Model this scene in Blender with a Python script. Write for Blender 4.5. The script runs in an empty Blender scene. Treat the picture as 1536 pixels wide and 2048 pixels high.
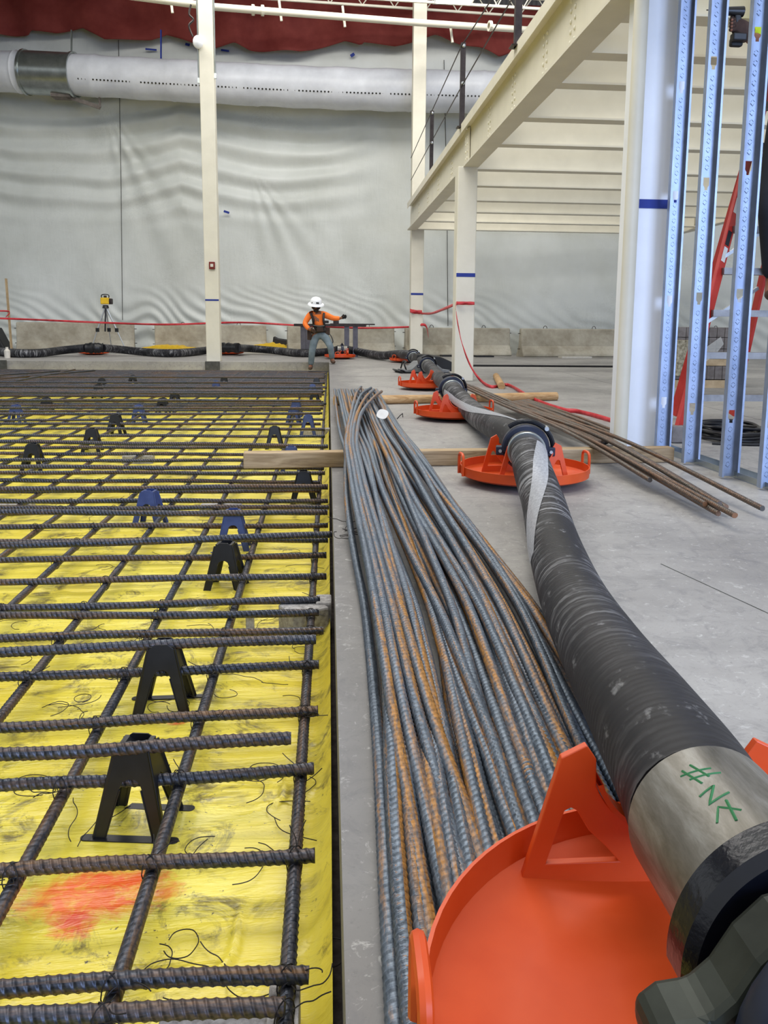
import bpy, bmesh, math, random
import numpy as np
from mathutils import Vector, Matrix, noise
random.seed(7)
rng = np.random.RandomState(3)
PI = math.pi
C = bpy.context.scene.collection
sc = bpy.context.scene

# ------------------------------------------------------------------ camera
F, CX, CY, H = 1640., 800., 884., .9
W_, H_ = 1536., 2048.
_y = np.array([656 - CX, 640 - CY, F]); _y /= np.linalg.norm(_y)
_k = (F * F + (694 - CX) * (656 - CX)) / (CY - 640)
_d = np.array([694 - CX, _k, F]); _d /= np.linalg.norm(_d)
_x = np.cross(_d, _y)
R = np.array([_x, _y, -_d])            # rows: world axes seen in image axes (right, down, forward)
cam = bpy.data.cameras.new('camera')
co = bpy.data.objects.new('camera', cam); C.objects.link(co)
rx = Vector(R @ np.array([1, 0, 0])); up = Vector(R @ np.array([0, -1, 0])); bk = Vector(R @ np.array([0, 0, -1]))
M = Matrix((rx, up, bk)).transposed().to_4x4(); M.translation = (0, 0, H)
co.matrix_world = M
cam.sensor_fit = 'VERTICAL'; cam.sensor_height = 24; cam.lens = F / H_ * 24
cam.shift_x = (W_ / 2 - CX) / H_; cam.shift_y = (CY - H_ / 2) / H_
cam.clip_start = .02; cam.clip_end = 200
sc.camera = co

def ray(px, py): return R @ np.array([px - CX, py - CY, F])
def G(px, py, z=0.):
    r = ray(px, py); return Vector(np.array([0, 0, H]) + r * ((z - H) / r[2]))
def DY(px, py, Y):
    r = ray(px, py); return Vector(np.array([0, 0, H]) + r * (Y / r[1]))
WA, WB = 23.75, -.14                    # far wall: Y = WA + WB * X
def WP(px, py, off):
    r = ray(px, py); return Vector(np.array([0, 0, H]) + r * ((WA - off) / (r[1] - WB * r[0])))

# ------------------------------------------------------------------ world, lights, exposure
w = bpy.data.worlds.new('world'); sc.world = w; w.use_nodes = True
_bg = w.node_tree.nodes['Background']; _bg.inputs[1].default_value = .72
_tc = w.node_tree.nodes.new('ShaderNodeTexCoord'); _sp = w.node_tree.nodes.new('ShaderNodeSeparateXYZ'); _rp = w.node_tree.nodes.new('ShaderNodeValToRGB')
w.node_tree.links.new(_tc.outputs['Generated'], _sp.inputs[0]); _mr = w.node_tree.nodes.new('ShaderNodeMapRange'); _mr.inputs[1].default_value = -1
w.node_tree.links.new(_sp.outputs[2], _mr.inputs[0]); w.node_tree.links.new(_mr.outputs[0], _rp.inputs[0])
_e = _rp.color_ramp.elements; _e[0].position = .46; _e[0].color = (.10, .10, .11, 1); _e[1].position = .56; _e[1].color = (.93, .97, 1.0, 1)
w.node_tree.links.new(_rp.outputs[0], _bg.inputs[0])
def area(name, loc, target, sx, sy, power, col):
    l = bpy.data.lights.new(name, 'AREA'); l.shape = 'RECTANGLE'; l.size = sx; l.size_y = sy
    l.energy = power; l.color = col
    o = bpy.data.objects.new(name, l); C.objects.link(o); o.location = loc
    o.rotation_euler = (Vector(target) - Vector(loc)).to_track_quat('-Z', 'Y').to_euler()
    return o
area('ceiling_light_bank', (-2, 8, 9.2), (-2, 8.5, 0), 9, 3, 700, (1, .97, .90))
area('ceiling_light_bank', (0, 17, 9.6), (0, 18.5, 0), 12, 2, 900, (1, .97, .92))
area('ceiling_light_bank', (1, 1.5, 8.5), (1, 2.5, 0), 5, 3, 240, (1, .97, .92))
area('daylight_doorway', (5.2, -5.5, 3.2), (2.0, 3.2, .9), 8, 5, 1250, (.46, .62, 1.0))
sc.view_settings.view_transform = 'Standard'; sc.view_settings.look = 'None'
sc.view_settings.gamma = 1; sc.view_settings.use_curve_mapping = False
sc.view_settings.exposure = 0.0

# ------------------------------------------------------------------ materials
def lin(c):
    return tuple((x / 255 / 12.92 if x / 255 <= .04045 else ((x / 255 + .055) / 1.055) ** 2.4) for x in c) + (1,)
class NT:
    def __init__(s, name, col, rough=.6, metal=0., spec=.5):
        s.m = bpy.data.materials.new(name); s.m.use_nodes = True
        s.t = s.m.node_tree; s.b = s.t.nodes['Principled BSDF']
        s.b.inputs['Base Color'].default_value = lin(col)
        s.b.inputs['Roughness'].default_value = rough
        s.b.inputs['Metallic'].default_value = metal
        s.b.inputs['Specular IOR Level'].default_value = spec
    def n(s, typ, **kw):
        n = s.t.nodes.new(typ)
        for k, v in kw.items(): setattr(n, k, v)
        return n
    def l(s, a, b): s.t.links.new(a, b)
    def coord(s, kind='Object', scale=(1, 1, 1), rot=(0, 0, 0), rnd=False):
        c = s.n('ShaderNodeTexCoord'); m = s.n('ShaderNodeMapping')
        m.inputs['Scale'].default_value = scale; m.inputs['Rotation'].default_value = rot
        s.l(c.outputs[kind], m.inputs['Vector'])
        if rnd:
            oi = s.n('ShaderNodeObjectInfo'); mu = s.n('ShaderNodeMath', operation='MULTIPLY'); mu.inputs[1].default_value = 37.
            s.l(oi.outputs['Random'], mu.inputs[0]); s.l(mu.outputs[0], m.inputs['Location'])
        return m.outputs[0]
    def noise(s, vec, scale, detail=3, rough=.5, dist=0):
        n = s.n('ShaderNodeTexNoise'); n.inputs['Scale'].default_value = scale
        n.inputs['Detail'].default_value = detail; n.inputs['Roughness'].default_value = rough
        n.inputs['Distortion'].default_value = dist
        s.l(vec, n.inputs['Vector']); return n.outputs['Fac']
    def ramp(s, fac, stops):
        r = s.n('ShaderNodeValToRGB'); e = r.color_ramp.elements
        while len(e) < len(stops): e.new(.5)
        for i, (p, c) in enumerate(stops): e[i].position = p; e[i].color = lin(c)
        s.l(fac, r.inputs[0]); return r.outputs[0]
    def fac(s, f, a, b):
        r = s.n('ShaderNodeMapRange'); r.inputs[1].default_value = a; r.inputs[2].default_value = b
        s.l(f, r.inputs[0]); return r.outputs[0]
    def mix(s, f, a, b):
        m = s.n('ShaderNodeMix', data_type='RGBA')
        for sock, v in ((m.inputs[0], f), (m.inputs[6], a), (m.inputs[7], b)):
            if hasattr(v, 'links') or hasattr(v, 'is_linked'): s.l(v, sock)
            elif isinstance(v, (int, float)): sock.default_value = v
            else: sock.default_value = lin(v)
        return m.outputs[2]
    def math(s, op, a, b=None):
        m = s.n('ShaderNodeMath', operation=op)
        for i, v in enumerate((a, b)):
            if v is None: continue
            if isinstance(v, (int, float)): m.inputs[i].default_value = v
            else: s.l(v, m.inputs[i])
        return m.outputs[0]
    def col(s, c): s.l(c, s.b.inputs['Base Color']); return s
    def bump(s, h, strength=.3, dist=.01):
        b = s.n('ShaderNodeBump'); b.inputs['Strength'].default_value = strength; b.inputs['Distance'].default_value = dist
        s.l(h, b.inputs['Height'])
        prev = s.b.inputs['Normal'].links
        if prev: s.l(prev[0].from_socket, b.inputs['Normal'])
        s.l(b.outputs[0], s.b.inputs['Normal']); return s

def simple(name, col, rough=.5, metal=0., var=12, scale=6., bump=0.):
    t = NT(name, col, rough, metal); v = t.coord('Object', rnd=True); f = t.noise(v, scale, 4, .6)
    a = tuple(max(0, c - var) for c in col); b = tuple(min(255, c + var) for c in col)
    t.col(t.ramp(f, [(.3, a), (.7, b)]))
    if bump: t.bump(t.noise(v, scale * 8, 3), bump, .003)
    return t.m

def rebar_mat(name, steel, steel2, rust, lo, hi, pitch=.0175, slant=1.2):
    t = NT(name, steel, .46, .35)
    v = t.coord('UV', (4.5, 2.4, 1), rnd=True)
    f = t.noise(v, 1.0, 5, .65, .4)
    big = t.noise(t.coord('UV', (2.2, .35, 1), rnd=True), 1.3, 3, .5)
    fine = t.noise(t.coord('UV', (14, 50, 1), rnd=True), 1.0, 3, .6)
    base = t.ramp(fine, [(.3, steel), (.7, steel2)])
    wf, wb = (.34, .54) if name.startswith('bundle') else (.55, .35)
    ff = t.math('ADD', t.math('MULTIPLY', f, wf), t.math('ADD', t.math('MULTIPLY', big, wb), t.math('MULTIPLY', fine, .12)))
    k = t.fac(ff, lo, hi)
    t.col(t.mix(k, base, t.ramp(fine, [(.3, tuple(int(c * .6) for c in rust)), (.65, rust)])))
    t.l(t.fac(ff, hi + .05, lo - .1), t.b.inputs['Metallic'])
    uv = t.n('ShaderNodeTexCoord'); sp = t.n('ShaderNodeSeparateXYZ'); t.l(uv.outputs['UV'], sp.inputs[0])
    half = t.math('FRACT', t.math('MULTIPLY', sp.outputs[0], 2.0))
    ph = t.math('ADD', t.math('DIVIDE', sp.outputs[1], pitch), t.math('MULTIPLY', half, slant))
    s_ = t.math('SINE', t.math('MULTIPLY', ph, 2 * PI))
    t.bump(t.math('POWER', t.math('ADD', t.math('MULTIPLY', s_, .5), .5), 2.2), .95, .0036)
    t.bump(fine, .12, .001)
    return t.m
m_bar = rebar_mat('mesh_rebar_steel', (50, 54, 62), (90, 93, 102), (112, 82, 54), .485, .63, slant=.9)
m_bun = rebar_mat('bundle_rebar_steel', (84, 94, 106), (122, 132, 144), (178, 124, 56), .508, .59, .0168, .45)
m_rst = rebar_mat('rusty_rebar_steel', (74, 72, 70), (122, 116, 108), (128, 86, 52), .45, .62, slant=.5)

def concrete(name, c0, c1, c2, scale=1.0, rough=.75, joints=False):
    t = NT(name, c1, rough); v = t.coord('Object')
    big = t.noise(v, .55 * scale, 5, .6, .3); mid = t.noise(v, 5 * scale, 6, .65); fin = t.noise(v, 70 * scale, 3, .7)
    base = t.ramp(big, [(.3, c0), (.5, c1), (.72, c2)])
    base = t.mix(t.math('MULTIPLY', t.fac(mid, .45, .75), .38), base, c0)
    st = t.noise(t.coord('Object', (.6, 7, 1), (0, 0, .12)), .9, 5, .65, .6)
    base = t.mix(t.math('MULTIPLY', t.fac(st, .5, .72), .30), base, tuple(int(x * .74) for x in c1))
    base = t.mix(t.math('MULTIPLY', t.fac(fin, .60, .72), .35), base, tuple(int(x * .5) for x in c1))
    if joints:      # dirty, damp strip along the slab edge
        sp = t.n('ShaderNodeSeparateXYZ'); tc = t.n('ShaderNodeTexCoord'); t.l(tc.outputs['Object'], sp.inputs[0])
        ed = t.math('ADD', t.math('ABSOLUTE', sp.outputs[0]), t.math('MULTIPLY', t.math('SUBTRACT', t.noise(v, 3.5, 6, .7), .5), 1.1))
        base = t.mix(t.math('MULTIPLY', t.fac(ed, .55, .15), .55), base, (84, 82, 84))
        md_ = t.noise(v, 8, 8, .75, 1.6)
        base = t.mix(t.math('MULTIPLY', t.fac(md_, .50, .66), .42), base, (92, 91, 94))
        sc_ = t.noise(t.coord('Object', (1, .5, 1), (0, 0, -.5)), 1.6, 7, .7, 1.5)
        base = t.mix(t.math('MULTIPLY', t.fac(sc_, .54, .68), .4), base, (92, 90, 94))
        w2 = t.noise(v, 26, 5, .75, 1.2); base = t.mix(t.math('MULTIPLY', t.fac(w2, .58, .70), .5), base, (206, 204, 200))
    t.col(base); t.bump(fin, .18, .002); t.bump(mid, .1, .004)
    t.l(t.fac(big, .2, 1.6), t.b.inputs['Roughness']) if False else None
    return t.m
m_floor = concrete('concrete_slab', (124, 121, 118), (154, 151, 147), (172, 169, 164), 1.0, .55, True)
m_barrier = concrete('barrier_concrete', (128, 120, 102), (170, 163, 146), (192, 187, 172), 2.2, .85)
m_block = simple('concrete_brick', (158, 154, 152), .9, 0, 30, 60, .6)
m_ped = simple('dark_pedestal_concrete', (74, 74, 72), .9, 0, 14, 12)
m_dirt = simple('dark_soil_gap', (58, 50, 46), 1, 0, 20, 30, .5)

def film_mat():
    t = NT('yellow_film', (226, 205, 66), .30); v = t.coord('Object')
    f = t.noise(v, 2.2, 4, .6); fw = t.noise(t.coord('Object', (1, 5, 1), (0, 0, .3)), 3.5, 5, .6, .5)
    base = t.ramp(f, [(.3, (220, 198, 58)), (.6, (238, 220, 84)), (.8, (244, 230, 118))])
    dirt = t.noise(v, 7, 8, .75, 1.0); dm = t.noise(v, 4.5, 4, .6)
    k = t.math('MULTIPLY', t.fac(dirt, .50, .62), t.fac(dm, .38, .54))
    base = t.mix(t.math('MULTIPLY', k, .85), base, (84, 72, 48))
    fl = t.noise(v, 90, 2, .6); k2 = t.math('MULTIPLY', t.fac(fl, .66, .74), t.fac(dm, .38, .6))
    base = t.mix(k2, base, (70, 58, 44))
    # spilled orange marking paint, splashes with a shape of their own
    sp = t.n('ShaderNodeSeparateXYZ'); tc = t.n('ShaderNodeTexCoord'); t.l(tc.outputs['Object'], sp.inputs[0])
    for (px, py, rx_, ry_, lo, c) in ((190, 1800, .20, .095, .0, (232, 72, 38)), (150, 1860, .06, .05, .05, (226, 60, 40)), (235, 1765, .13, .035, .0, (240, 92, 40)),
                                  (355, 1450, .06, .03, .05, (232, 80, 44)), (250, 1455, .04, .02, .1, (228, 90, 50)),
                                  (230, 912, 1.3, .07, .1, (214, 92, 70))):
        p = G(px, py, -.27)
        dx = t.math('DIVIDE', t.math('SUBTRACT', sp.outputs[0], p.x), rx_)
        dy = t.math('DIVIDE', t.math('SUBTRACT', sp.outputs[1], p.y), ry_)
        r2 = t.math('ADD', t.math('MULTIPLY', dx, dx), t.math('MULTIPLY', dy, dy))
        nn = t.noise(v, 22, 6, .7, .8)
        k3 = t.fac(t.math('ADD', r2, t.math('MULTIPLY', nn, 2.2)), 1.95 - lo, 1.15)
        base = t.mix(t.math('MULTIPLY', k3, .85), base, c)
    t.col(base); t.bump(fw, .8, .016); t.bump(t.noise(v, 40, 3), .15, .002)
    t.b.inputs['Coat Weight'].default_value = .05
    return t.m
m_film = film_mat()

def sheet_mat():
    t = NT('white_poly_sheeting', (214, 218, 212), .42); v = t.coord('Object')
    f = t.noise(v, .5, 4, .6)
    base = t.ramp(f, [(.25, (196, 199, 192)), (.6, (216, 219, 214)), (.8, (226, 228, 224))])
    sc1 = t.noise(t.coord('Object', (1.2, 1, 2.0), (0, .5, 0)), 2.2, 8, .78, 2.5)
    msk = t.noise(v, .7, 2, .5)
    a = t.math('SUBTRACT', sc1, .5); a = t.math('ABSOLUTE', a)
    k = t.math('MULTIPLY', t.fac(a, .012, .0), t.fac(msk, .52, .66))
    base = t.mix(t.math('MULTIPLY', k, .45), base, (120, 118, 108))
    t.col(base)
    t.bump(t.noise(t.coord('Object', (2.5, 1, .5), (0, .5, 0)), 1.6, 6, .6, .6), .25, .05)
    t.bump(t.noise(t.coord('Object', (1, 1, 2.2), (0, -.3, 0)), 3.0, 4, .6, .8), .16, .03)
    return t.m
m_sheet = sheet_mat()
m_cream = simple('cream_painted_steel', (222, 217, 200), .45, 0, 5, 3)
m_white = simple('white_painted_steel', (240, 242, 246), .4, 0, 4, 3)
m_red = simple('dark_red_fabric', (116, 38, 32), .8, 0, 14, 1.5)
m_duct = simple('white_duct_fabric', (212, 215, 222), .38, 0, 12, 1.6, .5)
m_galv = simple('galvanised_sheet', (168, 174, 172), .28, .85, 16, 4)
m_stud = simple('galvanised_stud_steel', (150, 162, 184), .40, .55, 12, 7)
m_blk = simple('black_plastic', (20, 20, 23), .38, 0, 5, 20)
m_blu = simple('dark_blue_plastic', (52, 66, 112), .42, 0, 8, 20)
m_steel_dk = simple('dark_mill_steel', (52, 44, 42), .5, .5, 12, 10)
m_orange = simple('orange_powder_coat', (204, 74, 24), .38, 0, 8, 5, .05)
m_under = simple('grey_worn_underside', (78, 78, 92), .5, .2, 12, 8)
m_bltape = simple('blue_masking_tape', (30, 52, 140), .7, 0, 6, 10)
m_rdtape = simple('red_barrier_tape', (190, 40, 48), .5, 0, 22, 9)
m_wire = simple('black_annealed_wire', (34, 30, 30), .55, .4, 10, 30)
m_yel = simple('yellow_instrument_plastic', (228, 186, 30), .45, 0, 8, 10)
m_alu = simple('aluminium_tube', (186, 190, 192), .35, .7, 10, 10)
m_ladder = simple('red_fibreglass', (178, 46, 36), .45, 0, 12, 4)
m_tread = simple('worn_aluminium_tread', (132, 130, 128), .5, .4, 14, 10)
m_black = simple('black_rubber_sheet', (22, 22, 24), .6, 0, 6, 8)
m_lum = simple('grey_weathered_lumber', (112, 104, 98), .85, 0, 18, 9, .5)
m_tan = simple('tan_lumber', (176, 152, 116), .8, 0, 16, 7, .4)
m_wrap = NT('clear_stretch_wrap', (226, 224, 214), .25).m
m_wrap.node_tree.nodes['Principled BSDF'].inputs['Alpha'].default_value = .28
m_text = simple('printed_black_lettering', (30, 30, 30), .7, 0, 4, 10)
m_textw = simple('white_label', (214, 208, 196), .6, 0, 8, 20)

def wood_mat(name, a, b, c):
    t = NT(name, b, .72)
    f = t.noise(t.coord('Object', (1.2, 16, 16), rnd=True), 2.0, 5, .6, 1.2)
    g = t.noise(t.coord('Object', (1, 3, 3)), 2.4, 4, .6)
    base = t.ramp(f, [(.3, a), (.5, b), (.7, c)])
    t.col(t.mix(t.math('MULTIPLY', t.fac(g, .5, .75), .5), base, tuple(int(x * .72) for x in b)))
    t.bump(f, .25, .003); return t.m
m_log = wood_mat('tan_log_wood', (150, 112, 68), (184, 146, 100), (206, 174, 130))
m_post = wood_mat('pale_square_timber', (132, 108, 78), (164, 140, 106), (188, 164, 130))

def hose_mat():
    t = NT('black_rubber_hose', (24, 24, 28), .55, 0, .35)
    s1 = t.noise(t.coord('UV', (3, 34, 1)), 1.0, 5, .7, .6)
    s2 = t.noise(t.coord('UV', (2, 1.3, 1)), 1.6, 3, .5)
    k = t.math('MULTIPLY', t.fac(s1, .50, .68), t.fac(s2, .38, .54))
    uv0 = t.n('ShaderNodeTexCoord'); sp0 = t.n('ShaderNodeSeparateXYZ'); t.l(uv0.outputs['UV'], sp0.inputs[0])
    k = t.math('MULTIPLY', k, t.math('ADD', t.fac(sp0.outputs[1], .5, 1.7), .22))
    base = t.mix(t.math('MULTIPLY', k, .62), t.ramp(s2, [(.3, (20, 20, 24)), (.7, (34, 33, 38))]), (176, 176, 178))
    s3 = t.noise(t.coord('UV', (6, 5, 1)), 2.2, 5, .7)
    base = t.mix(t.math('MULTIPLY', t.fac(s3, .60, .70), .5), base, (150, 150, 152))
    t.col(base)
    uv = t.n('ShaderNodeTexCoord'); sp = t.n('ShaderNodeSeparateXYZ'); t.l(uv.outputs['UV'], sp.inputs[0])
    wv = t.math('SINE', t.math('MULTIPLY', sp.outputs[1], 2 * PI / .021))
    t.bump(wv, .16, .003); return t.m
m_hose = hose_mat()
def ferrule_mat():
    t = NT('scuffed_steel_ferrule', (126, 122, 114), .42, .55)
    f = t.noise(t.coord('UV', (7, 2.2, 1)), 2.0, 6, .7, .4)
    t.col(t.ramp(f, [(.28, (84, 80, 70)), (.5, (124, 120, 112)), (.68, (158, 156, 150)), (.8, (196, 194, 188))]))
    t.bump(f, .1, .002); return t.m
m_fer = ferrule_mat()
m_cast = simple('olive_grey_cast_steel', (42, 46, 39), .5, .4, 12, 9, .1)
m_gloss = simple('glossy_black_cast_clamp', (17, 19, 27), .22, .1, 6, 12, .25)
m_navy = simple('dark_navy_clamp', (32, 38, 56), .4, .2, 8, 12)
m_green = simple('green_paint_marker', (42, 112, 66), .7, 0, 8, 30)
def mesh_strap():
    t = NT('translucent_lay_flat_band', (196, 198, 204), .35)
    f = t.noise(t.coord('UV', (3, 30, 1)), 2.0, 4, .6)
    t.col(t.ramp(f, [(.3, (150, 152, 158)), (.7, (204, 206, 212))])); t.b.inputs['Alpha'].default_value = .72
    return t.m
m_strap = mesh_strap()

# ------------------------------------------------------------------ mesh helpers
def tagp(o, label=None, cat=None, group=None, kind=None):
    if label: o['label'] = label
    if cat: o['category'] = cat
    if group: o['group'] = group
    if kind: o['kind'] = kind
    return o
def thing(name, label, cat, loc=(0, 0, 0), rotz=0., group=None):
    o = bpy.data.objects.new(name, None); C.objects.link(o); o.empty_display_size = .1
    o.location = loc; o.rotation_euler = (0, 0, rotz)
    return tagp(o, label, cat, group)
def wmat(o):
    m = Matrix.LocRotScale(o.location, o.rotation_euler, o.scale)
    return wmat(o.parent) @ m if o.parent else m
class MB:
    def __init__(s): s.v = []; s.f = []; s.uv = []; s.has_uv = False
    def add(s, vs, fs, M=None, uv=None):
        b = len(s.v)
        if M is not None: vs = [M @ Vector(v) for v in vs]
        s.v += [tuple(v) for v in vs]; s.f += [tuple(i + b for i in f) for f in fs]
        if uv is not None: s.has_uv = True; s.uv += uv
        else: s.uv += [None] * len(fs)
        return s
    def box(s, c, d, M=None, rot=None):
        x, y, z = [k / 2 for k in d]
        vs = [Vector((a, b, e)) for a in (-x, x) for b in (-y, y) for e in (-z, z)]
        if rot is not None: vs = [rot @ v for v in vs]
        vs = [v + Vector(c) for v in vs]
        return s.add(vs, [(0, 1, 3, 2), (4, 6, 7, 5), (0, 4, 5, 1), (2, 3, 7, 6), (0, 2, 6, 4), (1, 5, 7, 3)], M)
    def bar(s, p0, p1, wd, ht):             # box between two points
        p0 = Vector(p0); p1 = Vector(p1); d = p1 - p0; L = d.length; q = d.to_track_quat('X', 'Z').to_matrix()
        return s.box((p0 + p1) / 2, (L, wd, ht), rot=q)
    def tube(s, pts, r, n=8, closed=False, caps=True, M=None, rr=None, uv=False):
        pts = [Vector(p) for p in pts]; m = len(pts); vs = []; prev = None; ln = 0; lens = []
        for i, p in enumerate(pts):
            if closed: t = pts[(i + 1) % m] - pts[i - 1]
            else: t = pts[min(i + 1, m - 1)] - pts[max(i - 1, 0)]
            t.normalize()
            if prev is None:
                u = t.cross(Vector((0, 0, 1)));
                if u.length < .05: u = t.cross(Vector((0, 1, 0)))
                u.normalize()
            else: u = (prev - t * prev.dot(t)).normalized()
            prev = u; v = t.cross(u)
            if i: ln += (p - pts[i - 1]).length
            lens.append(ln)
            q = rr[i] if rr else r
            for k in range(n):
                a = 2 * PI * k / n; vs.append(p + (u * math.cos(a) + v * math.sin(a)) * q)
        fs = []; uvs = []
        for i in range(m if closed else m - 1):
            for k in range(n):
                j = (i + 1) % m; l = (k + 1) % n
                fs.append((i * n + k, i * n + l, j * n + l, j * n + k))
                uvs.append(((k / n, lens[i]), ((k + 1) / n, lens[i]), ((k + 1) / n, lens[j]), (k / n, lens[j])))
        if caps and not closed:
            fs.append(tuple(range(n))[::-1]); uvs.append(tuple((0, 0) for _ in range(n)))
            fs.append(tuple((m - 1) * n + k for k in range(n))); uvs.append(tuple((0, 0) for _ in range(n)))
        return s.add(vs, fs, M, uvs if uv else None)
    def cyl(s, p0, p1, r, n=16, r1=None): return s.tube([p0, p1], r, n, rr=[r, r if r1 is None else r1])
    def lathe(s, prof, n=32, M=None, a0=0., a1=2 * PI):
        full = abs(a1 - a0 - 2 * PI) < 1e-6; vs = []; m = len(prof); nn = n if full else n + 1
        for k in range(nn):
            a = a0 + (a1 - a0) * k / n
            for (r, z) in prof: vs.append((r * math.cos(a), r * math.sin(a), z))
        fs = []
        for k in range(n):
            l = (k + 1) % nn
            for j in range(m - 1): fs.append((k * m + j, l * m + j, l * m + j + 1, k * m + j + 1))
        return s.add(vs, fs, M)
    def plate(s, outer, holes, y0, y1, M=None):   # outline in x,z; thickness along y
        bm = bmesh.new(); edges = []
        for loop in [outer] + list(holes):
            vs = [bm.verts.new((x, y0, z)) for x, z in loop]
            for i in range(len(vs)): edges.append(bm.edges.new((vs[i], vs[(i + 1) % len(vs)])))
        bmesh.ops.triangle_fill(bm, edges=edges, use_beauty=True)
        g = bmesh.ops.extrude_face_region(bm, geom=list(bm.faces))
        for e in g['geom']:
            if isinstance(e, bmesh.types.BMVert): e.co.y = y1
        # the original faces stay as the front
        bmesh.ops.recalc_face_normals(bm, faces=bm.faces)
        bm.verts.index_update()
        s.add([v.co.copy() for v in bm.verts], [tuple(v.index for v in f.verts) for f in bm.faces], M)
        bm.free(); return s
    def sphere(s, c, r, n=12, sc_=(1, 1, 1), M=None):
        prof = [(math.sin(PI * i / n) * 1.0, -math.cos(PI * i / n)) for i in range(n + 1)]
        T = Matrix.Translation(c) @ Matrix.Diagonal((r * sc_[0], r * sc_[1], r * sc_[2], 1))
        return s.lathe(prof, n * 2, (M @ T) if M is not None else T)
    def build(s, name, mat, parent=None, world=False, smooth=False, bevel=0., sub=0, label=None):
        me = bpy.data.meshes.new(name); v = s.v
        if world and parent is not None:
            inv = wmat(parent).inverted(); v = [tuple(inv @ Vector(p)) for p in v]
        me.from_pydata(v, [], s.f)
        if s.has_uv:
            ul = me.uv_layers.new(name='UVMap'); flat = []
            for f, u in zip(s.f, s.uv):
                for i in range(len(f)): flat += list(u[i]) if u is not None else [0, 0]
            ul.data.foreach_set('uv', flat)
        me.materials.append(mat); me.validate(); me.update()
        if smooth:
            me.polygons.foreach_set('use_smooth', [True] * len(me.polygons))
        o = bpy.data.objects.new(name, me); C.objects.link(o)
        if parent is not None: o.parent = parent
        if bevel:
            b = o.modifiers.new('bevel', 'BEVEL'); b.width = bevel; b.segments = 2; b.limit_method = 'ANGLE'
        if smooth and not bevel and smooth != 'full':
            try: me.set_sharp_from_angle(angle=math.radians(40))
            except Exception: pass
        if sub: q = o.modifiers.new('sub', 'SUBSURF'); q.levels = sub; q.render_levels = sub
        if label: o['label'] = label
        return o
def solo(name, mb, mat, label, cat, group=None, kind=None, **kw):
    """single-mesh thing whose origin sits at its base centre"""
    a = np.array(mb.v); c = Vector(((a[:, 0].min() + a[:, 0].max()) / 2, (a[:, 1].min() + a[:, 1].max()) / 2, a[:, 2].min()))
    mb.v = [tuple(Vector(p) - c) for p in mb.v]
    o = mb.build(name, mat, None, **kw); o.location = c
    return tagp(o, label, cat, group, kind)
def copy_tree(o, parent=None):
    c = o.copy(); C.objects.link(c); c.parent = parent
    for ch in list(o.children): copy_tree(ch, c)
    return c
def catmull(pts, per=8):
    P = [Vector(p) for p in pts]; out = []
    for i in range(len(P) - 1):
        a = P[max(i - 1, 0)]; b = P[i]; c = P[i + 1]; d = P[min(i + 2, len(P) - 1)]
        for k in range(per):
            t = k / per
            out.append(.5 * ((2 * b) + (c - a) * t + (2 * a - 5 * b + 4 * c - d) * t * t + (3 * b - a - 3 * c + d) * t ** 3))
    out.append(P[-1]); return out
ORD = ['', 'first', 'second', 'third', 'fourth', 'fifth', 'sixth', 'seventh', 'eighth', 'ninth', 'tenth', 'eleventh', 'twelfth',
       'thirteenth', 'fourteenth', 'fifteenth', 'sixteenth', 'seventeenth', 'eighteenth', 'nineteenth', 'twentieth']
def ordn(n):
    if n <= 20: return ORD[n]
    t = ['', '', 'twenty', 'thirty', 'forty'][n // 10]
    return t + '-' + ORD[n % 10] if n % 10 else t[:-1] + 'ieth'

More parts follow.
